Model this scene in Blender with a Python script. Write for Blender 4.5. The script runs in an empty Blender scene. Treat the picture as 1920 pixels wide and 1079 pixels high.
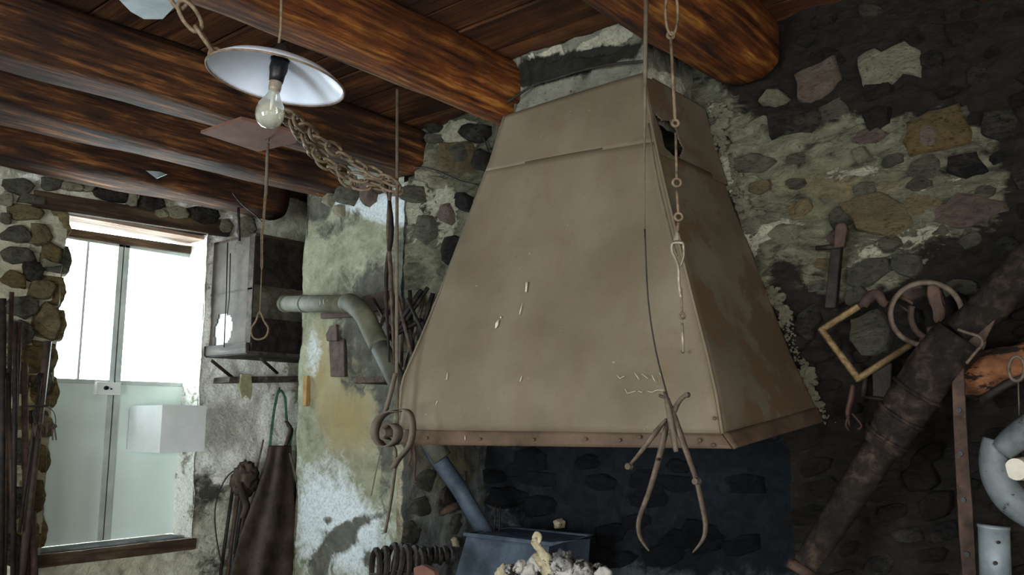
import bpy, bmesh, math, random
from mathutils import Vector, Matrix, noise
R = random.Random(7)
S = bpy.context.scene
COL = S.collection

# ------------------------------------------------------------------ camera
F = 1600.0; PITCH = math.atan(250.5/F); YAW = math.atan(1340/(F/math.cos(PITCH))); CZ = 1.45
cd = bpy.data.cameras.new('camera'); cam = bpy.data.objects.new('camera', cd); COL.objects.link(cam)
cd.lens = 36*F/1920; cd.sensor_width = 36; cd.clip_start = .02
cam.location = (0, 0, CZ); cam.rotation_euler = (math.pi/2+PITCH, 0, YAW)
S.camera = cam
def ray(px, py):
    a = (px-960)/F; b = (539.5-py)/F
    fy = math.cos(PITCH)-b*math.sin(PITCH); z = math.sin(PITCH)+b*math.cos(PITCH)
    s, c = math.sin(YAW), math.cos(YAW)
    return (-s*fy+c*a, c*fy+s*a, z)
def onY(px, py, Y): d = ray(px, py); t = Y/d[1]; return Vector((d[0]*t, Y, CZ+d[2]*t))
def onX(px, py, X): d = ray(px, py); t = X/d[0]; return Vector((X, d[1]*t, CZ+d[2]*t))
def onZ(px, py, Z): d = ray(px, py); t = (Z-CZ)/d[2]; return Vector((d[0]*t, d[1]*t, Z))

# ------------------------------------------------------------------ world, lights, exposure
w = bpy.data.worlds.new('world'); S.world = w; w.use_nodes = True
bg = w.node_tree.nodes['Background']; bg.inputs[0].default_value = (.86, .95, 1, 1); bg.inputs[1].default_value = 22.0
S.view_settings.view_transform = 'Standard'; S.view_settings.look = 'None'
S.view_settings.exposure = 0.0; S.view_settings.gamma = 1; S.view_settings.use_curve_mapping = False
def area(name, loc, target, sx, sy, power, col, portal=False):
    l = bpy.data.lights.new(name, 'AREA'); l.shape = 'RECTANGLE'; l.size = sx; l.size_y = sy; l.energy = power; l.color = col
    if portal: l.cycles.is_portal = True
    o = bpy.data.objects.new(name, l); COL.objects.link(o); o.location = loc
    o.rotation_euler = (Vector(target)-Vector(loc)).to_track_quat('-Z', 'Y').to_euler(); return o
area('window_portal', (-4.95, 2.33, 2.05), (0, 2.33, 2.05), 1.0, 1.0, 1, (1, 1, 1), True)
area('rear_door_daylight', (.6, -2.75, 1.15), (-1.8, 2.4, 1.1), 1.7, 1.9, 88, (1, .985, .95))
area('added_door_wall_fill', (-1.7, -2.8, 1.25), (-4.5, 2.6, 1.1), 1.4, 1.4, 215, (.88, .96, 1))  # added fill light aimed at the door wall, not a window
area('side_window_daylight', (1.25, -.2, 1.25), (-3.5, 1.9, 1.1), 1.2, 1.2, 88, (1, .98, .94))

# ------------------------------------------------------------------ helpers
def tag(o, label=None, cat=None, group=None, kind=None):
    if label: o['label'] = label
    if cat: o['category'] = cat
    if group: o['group'] = group
    if kind: o['kind'] = kind
    return o
def link(name, me, mat=None, parent=None):
    o = bpy.data.objects.new(name, me); COL.objects.link(o)
    if mat is not None: me.materials.append(mat)
    if parent is not None: o.parent = parent; o.matrix_parent_inverse = parent.matrix_world.inverted() if False else Matrix.Translation(-parent.location) if parent.type == 'EMPTY' else Matrix()
    return o
def fin(name, bm, mat, parent=None, smooth=False):
    bmesh.ops.recalc_face_normals(bm, faces=bm.faces[:])
    me = bpy.data.meshes.new(name); bm.to_mesh(me); bm.free()
    if smooth:
        for p in me.polygons: p.use_smooth = True
    return link(name, me, mat, parent)
def empty(name, loc, label, cat, group=None):
    o = bpy.data.objects.new(name, None); COL.objects.link(o); o.location = loc; o.empty_display_size = .05
    return tag(o, label, cat, group)
def tube_bm(bm, pts, r, seg=8, closed=False, flat=1.0, jit=0.0):
    pts = [Vector(p) for p in pts]; n = len(pts); rr = r if isinstance(r, (list, tuple)) else [r]*n
    rings = []; prev = None
    for i, p in enumerate(pts):
        if closed: t = (pts[(i+1) % n]-pts[i-1]).normalized()
        else: t = (pts[min(i+1, n-1)]-pts[max(i-1, 0)]).normalized()
        if prev is None:
            a = Vector((0, 0, 1)) if abs(t.z) < .9 else Vector((1, 0, 0)); u = a.cross(t).normalized()
        else: u = (prev-prev.dot(t)*t).normalized()
        prev = u; v = t.cross(u)
        rings.append([bm.verts.new(p+(u*math.cos(2*math.pi*k/seg)+v*math.sin(2*math.pi*k/seg)*flat)*rr[i]*(1+R.uniform(-jit, jit))) for k in range(seg)])
    m = n if closed else n-1
    for i in range(m):
        a, b = rings[i], rings[(i+1) % n]
        for k in range(seg): bm.faces.new((a[k], a[(k+1) % seg], b[(k+1) % seg], b[k]))
    if not closed: bm.faces.new(rings[0][::-1]); bm.faces.new(rings[-1])
    return bm
def smoothpts(pts, k=6, closed=False):
    P = [Vector(p) for p in pts]; n = len(P); out = []
    for i in range(n if closed else n-1):
        g = (lambda j: P[j % n]) if closed else (lambda j: P[max(0, min(n-1, j))])
        a, b, c, d = g(i-1), g(i), g(i+1), g(i+2)
        for s in range(k):
            t = s/k; out.append(.5*((2*b)+(c-a)*t+(2*a-5*b+4*c-d)*t*t+(3*b-a-3*c+d)*t**3))
    if not closed: out.append(P[-1])
    return out
def tube(name, pts, r, mat, parent=None, seg=8, closed=False, flat=1.0, jit=0.0, sm=0):
    if sm:
        n0 = len(pts)
        if isinstance(r, (list, tuple)):
            rr = []
            for i in range(n0 if closed else n0-1):
                for s in range(sm): rr.append(r[i]+(r[(i+1) % n0]-r[i])*s/sm)
            if not closed: rr.append(r[-1])
            r = rr
        pts = smoothpts(pts, sm, closed)
    return fin(name, tube_bm(bmesh.new(), pts, r, seg, closed, flat, jit), mat, parent, True)
def obox_bm(bm, o, u, v, w_, bev=0.0, jit=0.0):
    """box with corner o and edge vectors u v w"""
    o, u, v, w_ = map(Vector, (o, u, v, w_)); vs = []
    for k in (0, 1):
        for j in (0, 1):
            for i in (0, 1): vs.append(bm.verts.new(o+u*i+v*j+w_*k+Vector((R.uniform(-jit, jit), R.uniform(-jit, jit), R.uniform(-jit, jit)))))
    fs = [bm.faces.new([vs[i] for i in f]) for f in ((0, 1, 3, 2), (4, 6, 7, 5), (0, 4, 5, 1), (2, 3, 7, 6), (0, 2, 6, 4), (1, 5, 7, 3))]
    if bev:
        es = list({e for f in fs for e in f.edges}); bmesh.ops.bevel(bm, geom=es, offset=bev, segments=2, affect='EDGES', profile=.6)
    return bm
def box(name, o, u, v, w_, mat, parent=None, bev=.003, jit=0.0): return fin(name, obox_bm(bmesh.new(), o, u, v, w_, bev, jit), mat, parent)
def aabox(name, lo, hi, mat, parent=None, bev=.003, jit=0.0):
    return box(name, lo, (hi[0]-lo[0], 0, 0), (0, hi[1]-lo[1], 0), (0, 0, hi[2]-lo[2]), mat, parent, bev, jit)
def slab_bm(bm, pts, th):
    th = Vector(th); a = [bm.verts.new(Vector(p)) for p in pts]; b = [bm.verts.new(Vector(p)+th) for p in pts]; n = len(a)
    bm.faces.new(a); bm.faces.new(b[::-1])
    for i in range(n): bm.faces.new((a[i], b[i], b[(i+1) % n], a[(i+1) % n]))
    return bm
def slab(name, pts, th, mat, parent=None, bev=0.0):
    bm = slab_bm(bmesh.new(), pts, th)
    if bev: bmesh.ops.bevel(bm, geom=bm.edges[:], offset=bev, segments=1, affect='EDGES')
    return fin(name, bm, mat, parent)
def lathe_bm(bm, prof, seg=32):
    rings = []
    for r, z in prof:
        rings.append([bm.verts.new((max(r, 1e-4)*math.cos(2*math.pi*k/seg), max(r, 1e-4)*math.sin(2*math.pi*k/seg), z)) for k in range(seg)])
    for a, b in zip(rings, rings[1:]):
        for k in range(seg): bm.faces.new((a[k], a[(k+1) % seg], b[(k+1) % seg], b[k]))
    return bm
def sst(a, b, x): t = max(0, min(1, (x-a)/(b-a))); return t*t*(3-2*t)

# ------------------------------------------------------------------ materials
def srgb(r, g, b):
    f = lambda c: (c/255/12.92 if c/255 <= .04045 else ((c/255+.055)/1.055)**2.4)
    return (f(r), f(g), f(b), 1)
class NT:
    def __init__(s, name):
        s.m = bpy.data.materials.new(name); s.m.use_nodes = True; s.t = s.m.node_tree; s.n = s.t.nodes; s.b = s.n['Principled BSDF']
    def new(s, ty, **k):
        nd = s.n.new(ty)
        for a, v in k.items(): setattr(nd, a, v)
        return nd
    def ln(s, a, b): s.t.links.new(a, b)
    def coord(s, scale=(1, 1, 1), obj=True):
        tc = s.new('ShaderNodeTexCoord'); mp = s.new('ShaderNodeMapping'); mp.inputs['Scale'].default_value = scale
        s.ln(tc.outputs['Object'], mp.inputs[0]); return mp.outputs[0]
    def noise(s, vec, scale, detail=6, rough=.6, dist=0):
        nd = s.new('ShaderNodeTexNoise'); nd.inputs['Scale'].default_value = scale; nd.inputs['Detail'].default_value = detail
        nd.inputs['Roughness'].default_value = rough; nd.inputs['Distortion'].default_value = dist; s.ln(vec, nd.inputs['Vector']); return nd.outputs['Fac']
    def ramp(s, fac, stops):
        nd = s.new('ShaderNodeValToRGB'); e = nd.color_ramp.elements
        while len(e) < len(stops): e.new(.5)
        for el, (p, c) in zip(e, stops): el.position = p; el.color = c if not isinstance(c, (int, float)) else (c, c, c, 1)
        s.ln(fac, nd.inputs[0]); return nd.outputs[0]
    def mix(s, fac, a, b):
        nd = s.new('ShaderNodeMix'); nd.data_type = 'RGBA'
        for sock, v in ((nd.inputs[0], fac), (nd.inputs[6], a), (nd.inputs[7], b)):
            if hasattr(v, 'is_linked'): s.ln(v, sock)
            else: sock.default_value = v
        return nd.outputs[2]
    def math(s, op, a, b=0.0):
        nd = s.new('ShaderNodeMath', operation=op)
        for sock, v in ((nd.inputs[0], a), (nd.inputs[1], b)):
            if hasattr(v, 'is_linked'): s.ln(v, sock)
            else: sock.default_value = v
        return nd.outputs[0]
    def bump(s, h, strength, dist=.02):
        nd = s.new('ShaderNodeBump'); nd.inputs['Strength'].default_value = strength; nd.inputs['Distance'].default_value = dist
        s.ln(h, nd.inputs['Height']); s.ln(nd.outputs[0], s.b.inputs['Normal'])
    def out(s, col, rough=.85, metal=0, spec=.3):
        if hasattr(col, 'is_linked'): s.ln(col, s.b.inputs['Base Color'])
        else: s.b.inputs['Base Color'].default_value = col
        if hasattr(rough, 'is_linked'): s.ln(rough, s.b.inputs['Roughness'])
        else: s.b.inputs['Roughness'].default_value = rough
        s.b.inputs['Metallic'].default_value = metal; s.b.inputs['Specular IOR Level'].default_value = spec
        return s.m
def simple(name, c1, c2, scale=12, rough=.7, metal=0, bump=.3, spots=None, stretch=(1, 1, 1), spec=.3, lo=.35, hi=.65, bscale=None):
    t = NT(name); v = t.coord(stretch); n = t.noise(v, scale, 8, .65)
    col = t.ramp(n, [(lo, c1), (hi, c2)])
    if spots:
        n2 = t.noise(v, spots[1], 5, .7); f = t.ramp(n2, [(spots[2], 0), (spots[2]+.05, 1)]); col = t.mix(f, col, spots[0])
    t.bump(t.noise(v, bscale or scale*3, 6, .7), bump, .01)
    return t.out(col, rough, metal, spec)
def wood(name, dark, mid, light, axis=1, scale=3.0, pos=(.35, .5, .68), rough=.7, attr=False, pale=None, vary=0.0, dist=.6):
    t = NT(name); st = [9, 9, 9]; st[axis] = .7; v = t.coord(tuple(st))
    n = t.noise(v, scale, 10, .66, dist); col = t.ramp(n, [(pos[0], dark), (pos[1], mid), (pos[2], light)])
    v2 = t.coord((1, 1, 1)); big = t.noise(v2, 2.2, 4, .6); col = t.mix(t.ramp(big, [(.38, .75), (.6, 0)]), col, dark)
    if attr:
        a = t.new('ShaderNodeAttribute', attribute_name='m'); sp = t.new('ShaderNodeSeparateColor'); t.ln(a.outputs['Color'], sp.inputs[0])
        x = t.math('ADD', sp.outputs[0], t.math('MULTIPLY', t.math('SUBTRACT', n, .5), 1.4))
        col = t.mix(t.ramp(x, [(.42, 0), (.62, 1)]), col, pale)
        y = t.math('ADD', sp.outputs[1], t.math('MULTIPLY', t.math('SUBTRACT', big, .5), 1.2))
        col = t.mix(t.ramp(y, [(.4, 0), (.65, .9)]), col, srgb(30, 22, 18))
    if vary:
        oi = t.new('ShaderNodeObjectInfo'); col = t.mix(t.math('MULTIPLY', oi.outputs['Random'], vary), col, dark)
    t.bump(t.noise(v, scale*2.2, 8, .7), .6, .02)
    return t.out(col, rough, 0, .25)

def wallmat(name, c1, c2, stain=srgb(31, 28, 26), lime=srgb(190, 188, 165), ochre=srgb(140, 118, 70), scale=5.0, bump=.7, soft=1.0, sootn=1.8, aniso=1.0):
    t = NT(name); v = t.coord(); va = t.coord((1, 1, aniso)); n1 = t.noise(va, scale, 10, .62, 1.2); n2 = t.noise(va, 17, 9, .68, .8); n3 = t.noise(v, 75, 6, .7)
    vo = t.new('ShaderNodeTexVoronoi'); vo.inputs['Scale'].default_value = 11; vo.feature = 'SMOOTH_F1'; vo.inputs['Smoothness'].default_value = .6
    mp = t.new('ShaderNodeMixRGB'); mp.blend_type = 'ADD'; mp.inputs[0].default_value = .25
    nn = t.new('ShaderNodeTexNoise'); nn.inputs['Scale'].default_value = 6; t.ln(v, nn.inputs['Vector']); t.ln(v, mp.inputs[1]); t.ln(nn.outputs['Color'], mp.inputs[2]); t.ln(mp.outputs[0], vo.inputs['Vector'])
    col = t.ramp(t.math('ADD', t.math('MULTIPLY', n1, .6), t.math('MULTIPLY', n2, .4)), [(.36, c1), (.62, c2)])
    cracks = t.ramp(n3, [(.30, 1), (.42, 0)]); col = t.mix(t.math('MULTIPLY', cracks, .7), col, stain)
    a = t.new('ShaderNodeAttribute', attribute_name='m'); sp = t.new('ShaderNodeSeparateColor'); t.ln(a.outputs['Color'], sp.inputs[0])
    mm = t.math('SUBTRACT', t.math('ADD', t.math('MULTIPLY', n1, .55), t.math('MULTIPLY', n2, .45)), .5)
    fo = t.ramp(t.math('ADD', sp.outputs[2], t.math('MULTIPLY', mm, 1.6*soft)), [(.2, 0), (.85, 1)]); col = t.mix(fo, col, ochre)
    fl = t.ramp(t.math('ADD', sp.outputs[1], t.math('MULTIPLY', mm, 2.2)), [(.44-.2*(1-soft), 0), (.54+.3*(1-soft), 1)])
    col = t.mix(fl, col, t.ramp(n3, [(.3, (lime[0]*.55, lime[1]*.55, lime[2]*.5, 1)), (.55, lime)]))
    fs = t.ramp(t.math('ADD', sp.outputs[0], t.math('MULTIPLY', mm, -sootn)), [(.34, 0), (.62, 1)])
    col = t.mix(t.math('MULTIPLY', fs, .97), col, t.ramp(n2, [(.35, stain), (.7, (stain[0]*2.2, stain[1]*2.2, stain[2]*2.1, 1))]))
    h = t.math('ADD', t.math('ADD', t.math('MULTIPLY', n2, 1.2), t.math('MULTIPLY', n3, .45)), t.math('MULTIPLY', fl, .35))
    t.bump(h, bump, .03)
    return t.out(col, .92, 0, .15)
M = {}
M['wall'] = wallmat('lime_mortar_rubble', srgb(52, 50, 43), srgb(150, 149, 124), aniso=2.0, bump=1.0)
M['pillar'] = wallmat('stained_limewash_sheen', srgb(104, 108, 88), srgb(164, 166, 144), stain=srgb(70, 70, 64), lime=srgb(208, 218, 222), ochre=srgb(146, 132, 94), scale=3, bump=.4, soft=.4, sootn=1.9)  # bluish lime colour also carries the sheen painted on the pillar foot
M['chimney'] = wallmat('sooted_limewash', srgb(112, 112, 100), srgb(160, 160, 144), stain=srgb(34, 33, 30), lime=srgb(214, 212, 190), scale=5, bump=.9, soft=1, sootn=2.4)
M['leftwall'] = wallmat('pale_plaster_wall', srgb(140, 138, 116), srgb(212, 211, 194), stain=srgb(60, 60, 56), lime=srgb(242, 243, 234), ochre=srgb(150, 136, 94), scale=4, bump=.6, aniso=1.4)  # near-white lime colour also carries the glare painted beside the door
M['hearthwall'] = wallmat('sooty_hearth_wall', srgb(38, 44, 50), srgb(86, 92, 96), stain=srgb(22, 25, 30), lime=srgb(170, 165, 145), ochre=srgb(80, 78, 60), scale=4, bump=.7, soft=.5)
def stonemat(name, a, b, spot, smear=.5, mortar=srgb(104, 102, 84)):
    t = NT(name); v = t.coord((1, 1, 1.8)); n = t.noise(v, 9, 12, .72, 1.0); n3 = t.noise(v, 45, 8, .75); nb = t.noise(v, 4.5, 6, .6, .8); col = t.ramp(n, [(.34, a), (.6, b)])
    oi = t.new('ShaderNodeObjectInfo'); col = t.mix(t.math('MULTIPLY', oi.outputs['Random'], .4), col, spot)
    if smear: col = t.mix(t.math('MULTIPLY', t.ramp(t.math('ADD', t.math('MULTIPLY', nb, .6), t.math('MULTIPLY', n3, .4)), [(.50, 0), (.60, 1)]), smear), col, mortar)
    col = t.mix(t.ramp(n3, [(.34, .85), (.47, 0)]), col, spot)
    t.bump(t.math('ADD', t.math('MULTIPLY', n, 1.5), t.math('MULTIPLY', n3, .8)), 1.0, .05); return t.out(col, .9, 0, .15)
M['s_dark'] = stonemat('dark_basalt', srgb(34, 31, 32), srgb(74, 70, 66), srgb(18, 17, 18))
M['s_soot'] = stonemat('soot_black_stone', srgb(32, 29, 28), srgb(64, 58, 53), srgb(18, 17, 16), .6, srgb(60, 55, 50))
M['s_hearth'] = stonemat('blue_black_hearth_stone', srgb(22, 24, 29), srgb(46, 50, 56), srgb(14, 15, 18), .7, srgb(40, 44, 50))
M['s_grey'] = stonemat('grey_stone', srgb(84, 82, 72), srgb(134, 132, 114), srgb(46, 44, 40))
M['s_tan'] = stonemat('tan_stone', srgb(120, 108, 80), srgb(172, 156, 116), srgb(66, 58, 46))
M['s_ochre'] = stonemat('ochre_stone', srgb(112, 94, 60), srgb(172, 146, 96), srgb(60, 50, 38))
M['s_pink'] = stonemat('pinkish_stone', srgb(116, 98, 88), srgb(160, 142, 128), srgb(66, 56, 52))
M['s_white'] = stonemat('pale_stone', srgb(148, 142, 118), srgb(200, 194, 166), srgb(70, 66, 54), .3)
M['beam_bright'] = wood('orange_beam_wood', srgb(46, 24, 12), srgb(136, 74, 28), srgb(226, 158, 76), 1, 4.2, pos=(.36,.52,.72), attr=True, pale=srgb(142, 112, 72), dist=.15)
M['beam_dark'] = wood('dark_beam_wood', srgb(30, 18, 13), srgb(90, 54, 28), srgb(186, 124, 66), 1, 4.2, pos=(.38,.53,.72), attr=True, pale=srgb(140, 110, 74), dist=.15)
M['plank'] = wood('ceiling_plank_wood', srgb(36, 21, 14), srgb(90, 54, 30), srgb(136, 88, 50), 0, 1.6, vary=.5)
M['oldwood'] = wood('weathered_wood', srgb(40, 30, 22), srgb(80, 62, 46), srgb(126, 106, 84), 1, 3)
M['lintel'] = wood('dark_lintel_wood', srgb(30, 22, 16), srgb(62, 48, 34), srgb(98, 80, 58), 1, 3)
M['reveal'] = wood('pale_reveal_wood', srgb(110, 86, 70), srgb(166, 140, 120), srgb(206, 186, 166), 1, 3)
M['greyboard'] = wood('grey_board_wood', srgb(40, 36, 32), srgb(76, 70, 62), srgb(112, 105, 95), 0, 3)
M['block'] = wood('fresh_orange_wood', srgb(130, 70, 24), srgb(176, 102, 38), srgb(212, 140, 62), 1, 3)
M['frame'] = wood('thin_frame_wood', srgb(92, 72, 46), srgb(140, 116, 80), srgb(176, 150, 108), 1, 3)
M['logpole'] = wood('charred_pole_wood', srgb(18, 14, 12), srgb(40, 32, 27), srgb(84, 70, 58), 1, 3)
M['branch'] = simple('rust_orange_wood', srgb(42, 28, 22), srgb(132, 86, 54), 10, .85, 0, .9, spots=(srgb(30, 20, 16), 16, .50), stretch=(.6, 1, 1.6))
M['hood'] = None
t = NT('hood_sheet_metal'); v = t.coord(); n1 = t.noise(v, 2.2, 6, .55); n2 = t.noise(v, 40, 5, .7); vs = t.coord((10, 10, .8)); n4 = t.noise(vs, 1.5, 5, .6)
c = t.ramp(n1, [(.3, srgb(98, 88, 70)), (.7, srgb(131, 120, 102))]); c = t.mix(t.math('MULTIPLY', t.ramp(n4, [(.45, 0), (.75, 1)]), .35), c, srgb(116, 94, 72))
c = t.mix(t.math('MULTIPLY', t.ramp(n2, [(.3, 1), (.45, 0)]), .22), c, srgb(90, 72, 54))
n5 = t.noise(v, 60, 2, .5); c = t.mix(t.ramp(n5, [(.76, 0), (.80, 1)]), c, srgb(190, 178, 158))
t.bump(t.math('ADD', n1, t.math('MULTIPLY', n2, .06)), .3, .03); M['hood'] = t.out(c, .6, .0, .35)
M['hoodside'] = simple('hood_side_metal', srgb(88, 80, 64), srgb(114, 104, 88), 3, .6, 0, .15, (srgb(98, 80, 62), 3.2, .52), bscale=9)
M['lip'] = simple('hood_lip_rust', srgb(72, 57, 45), srgb(102, 84, 69), 6, .6, 0, .2, (srgb(70, 44, 30), 30, .62))
M['iron'] = simple('dusty_brown_iron', srgb(64, 54, 46), srgb(110, 97, 83), 25, .6, .25, .4)
M['chain'] = simple('rusty_chain_iron', srgb(78, 64, 50), srgb(142, 122, 98), 30, .55, .2, .4, (srgb(180, 160, 130), 50, .66))
M['lightiron'] = simple('grey_polished_iron', srgb(110, 100, 86), srgb(165, 154, 136), 30, .45, .4, .3)
M['darkiron'] = simple('dark_iron', srgb(26, 23, 22), srgb(54, 47, 42), 20, .6, .3, .4)
M['rust'] = simple('rust_brown_iron', srgb(48, 36, 31), srgb(86, 67, 56), 18, .75, .05, .5, (srgb(104, 72, 52), 30, .64))
M['greymetal'] = simple('grey_galvanised', srgb(96, 106, 108), srgb(140, 150, 152), 8, .5, .15, .1, (srgb(90, 86, 80), 20, .68))
M['pipegreen'] = simple('grey_green_dusty_pipe', srgb(72, 72, 58), srgb(104, 104, 86), 10, .75, 0, .2)
M['pipedark'] = simple('dark_dusty_pipe', srgb(62, 62, 54), srgb(92, 92, 80), 10, .7, 0, .2)
M['duct'] = simple('dusty_grey_duct', srgb(72, 78, 80), srgb(112, 120, 122), 8, .6, .1, .2, (srgb(50, 48, 46), 24, .6))
M['duct2'] = simple('pale_grey_pipe', srgb(96, 106, 110), srgb(136, 146, 150), 8, .5, .15, .1)
M['cheek'] = wallmat('grey_cheek_plaster', srgb(70, 74, 72), srgb(124, 128, 122), stain=srgb(34, 32, 30), lime=srgb(214, 208, 180), ochre=srgb(96, 88, 62), scale=4, bump=.6, soft=.7)
M['blueiron'] = simple('blue_grey_iron', srgb(52, 62, 74), srgb(86, 98, 112), 8, .6, .2, .3, (srgb(60, 46, 40), 6, .62))
M['enamel'] = simple('white_enamel', srgb(196, 206, 222), srgb(216, 224, 236), 5, .25, 0, .03, spec=.5)
M['black'] = simple('black_bakelite', srgb(10, 10, 11), srgb(18, 18, 20), 10, .4)
M['mint'] = simple('pale_mint_metal', srgb(206, 220, 214), srgb(216, 230, 224), 3, .5, 0, .03, spec=.3)
M['mintframe'] = simple('pale_grey_metal_frame', srgb(160, 168, 164), srgb(184, 192, 188), 8, .5, 0, .05)
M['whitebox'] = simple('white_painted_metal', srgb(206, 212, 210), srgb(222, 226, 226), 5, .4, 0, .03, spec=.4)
M['leather'] = simple('brown_leather', srgb(42, 35, 31), srgb(84, 71, 61), 7, .6, 0, .4, (srgb(110, 100, 86), 5, .66))
M['strap'] = simple('tan_grey_leather', srgb(82, 74, 64), srgb(112, 103, 90), 12, .7, 0, .3)
M['rope'] = simple('old_rope', srgb(92, 78, 60), srgb(130, 112, 88), 60, .9, 0, .6)
M['wire'] = simple('black_wire', srgb(30, 28, 25), srgb(52, 48, 42), 20, .6)
M['brownrod'] = simple('brown_rod', srgb(82, 72, 60), srgb(108, 98, 82), 20, .7)
M['board'] = simple('pinkish_brown_board', srgb(100, 68, 56), srgb(124, 88, 74), 6, .8, 0, .2)
M['rag'] = simple('pale_green_rag', srgb(130, 128, 96), srgb(168, 164, 132), 14, .9)
M['greenstrap'] = simple('green_webbing', srgb(34, 66, 50), srgb(66, 104, 82), 25, .8)
M['clinker'] = simple('white_grey_clinker', srgb(74, 74, 76), srgb(186, 182, 174), 12, .9, 0, 1.0, (srgb(40, 36, 34), 18, .54), lo=.4, hi=.55)
M['bone'] = simple('yellow_white_clinker', srgb(134, 120, 90), srgb(204, 194, 164), 20, .85, 0, .6, (srgb(50, 40, 26), 24, .6))
M['coal'] = simple('coal_black', srgb(14, 14, 16), srgb(40, 40, 44), 14, .6, 0, .8)
M['chalk'] = simple('white_chalk', srgb(200, 194, 178), srgb(214, 208, 194), 40, .9)
M['redtool'] = simple('dull_red_paint', srgb(54, 34, 30), srgb(78, 50, 43), 20, .6)
M['concrete'] = simple('dark_dusty_floor', srgb(60, 56, 50), srgb(92, 86, 76), 4, .9)
M['ochrewood'] = simple('yellow_wood', srgb(120, 96, 52), srgb(160, 130, 80), 15, .8)
g = NT('window_glass'); g.n.remove(g.b); tr = g.new('ShaderNodeBsdfTransparent'); gl = g.new('ShaderNodeBsdfGlossy'); gl.inputs['Roughness'].default_value = .05
mx = g.new('ShaderNodeMixShader'); mx.inputs[0].default_value = .06; tr.inputs[0].default_value = (.94, .97, .97, 1)
g.ln(tr.outputs[0], mx.inputs[1]); g.ln(gl.outputs[0], mx.inputs[2]); g.ln(mx.outputs[0], g.n['Material Output'].inputs[0]); M['glass'] = g.m
g = NT('bulb_glass'); g.n.remove(g.b); tr = g.new('ShaderNodeBsdfTransparent'); tr.inputs[0].default_value = (.96, .97, .93, 1); gl = g.new('ShaderNodeBsdfGlossy'); gl.inputs['Roughness'].default_value = .12
df = g.new('ShaderNodeBsdfDiffuse'); df.inputs[0].default_value = srgb(220, 222, 205)
lw = g.new('ShaderNodeLayerWeight'); lw.inputs[0].default_value = .45; mx = g.new('ShaderNodeMixShader'); m2 = g.new('ShaderNodeMixShader'); m2.inputs[0].default_value = .28
g.ln(lw.outputs['Facing'], mx.inputs[0]); g.ln(tr.outputs[0], m2.inputs[1]); g.ln(df.outputs[0], m2.inputs[2]); g.ln(m2.outputs[0], mx.inputs[1]); g.ln(gl.outputs[0], mx.inputs[2]); g.ln(mx.outputs[0], g.n['Material Output'].inputs[0]); M['bulb'] = g.m

# ------------------------------------------------------------------ structure: walls
YB = 2.87; XL = -4.61; ZC = 2.9; YR = 3.42
def project(p):
    s, c = math.sin(YAW), math.cos(YAW); x, y, z = p[0], p[1], p[2]-CZ
    r_ = c*x+s*y; f = -s*x+c*y; fw = f*math.cos(PITCH)+z*math.sin(PITCH); up = -f*math.sin(PITCH)+z*math.cos(PITCH)
    if fw < .05: return (-9999, -9999)
    return (960+F*r_/fw, 539.5-F*up/fw)
def wall(name, org, U, V, N, nu, nv, mat, blobs, amp=.022, hole=None, freq=3.2, base=(0, 0, 0), seed=0.0, parent=None):
    org, U, V, N = map(Vector, (org, U, V, N)); bm = bmesh.new(); lay = bm.verts.layers.float_color.new('m'); g_ = {}
    for j in range(nv+1):
        for i in range(nu+1):
            p = org+U*(i/nu)+V*(j/nv); q = p*freq+Vector((seed, seed, 0))
            d = noise.fractal(q, .6, 2.1, 5)*amp+abs(noise.noise(q*2.3))*amp*.8
            v = bm.verts.new(p+N*(d-amp*.3)); px, py = project(p); m = list(base)
            for b in blobs:
                bx, by, rx, ry, rot, ch, st = b
                dx, dy = px-bx, py-by
                if abs(dx)+abs(dy) > 2.6*(rx+ry): continue
                ca, sa = math.cos(math.radians(rot)), math.sin(math.radians(rot)); a_ = (dx*ca+dy*sa)/rx; b_ = (-dx*sa+dy*ca)/ry
                m[ch] += st*math.exp(-(a_*a_+b_*b_)**1.5*.7)
            v[lay] = (max(0, min(1, m[0])), max(0, min(1, m[1])), max(0, min(1, m[2])), 1); g_[i, j] = v
    for j in range(nv):
        for i in range(nu):
            if hole:
                c_ = org+U*((i+.5)/nu)+V*((j+.5)/nv)
                if hole(c_): continue
            bm.faces.new((g_[i, j], g_[i+1, j], g_[i+1, j+1], g_[i, j+1]))
    o = fin(name, bm, mat, parent, True); 
    if parent is None: o['kind'] = 'structure'
    return o
NX0, NX1, NZ = -3.08, -1.16, 1.62
SO, LI, OC = 0, 1, 2  # LI is lime, plus glare and sheen painted on door wall and pillar
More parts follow.
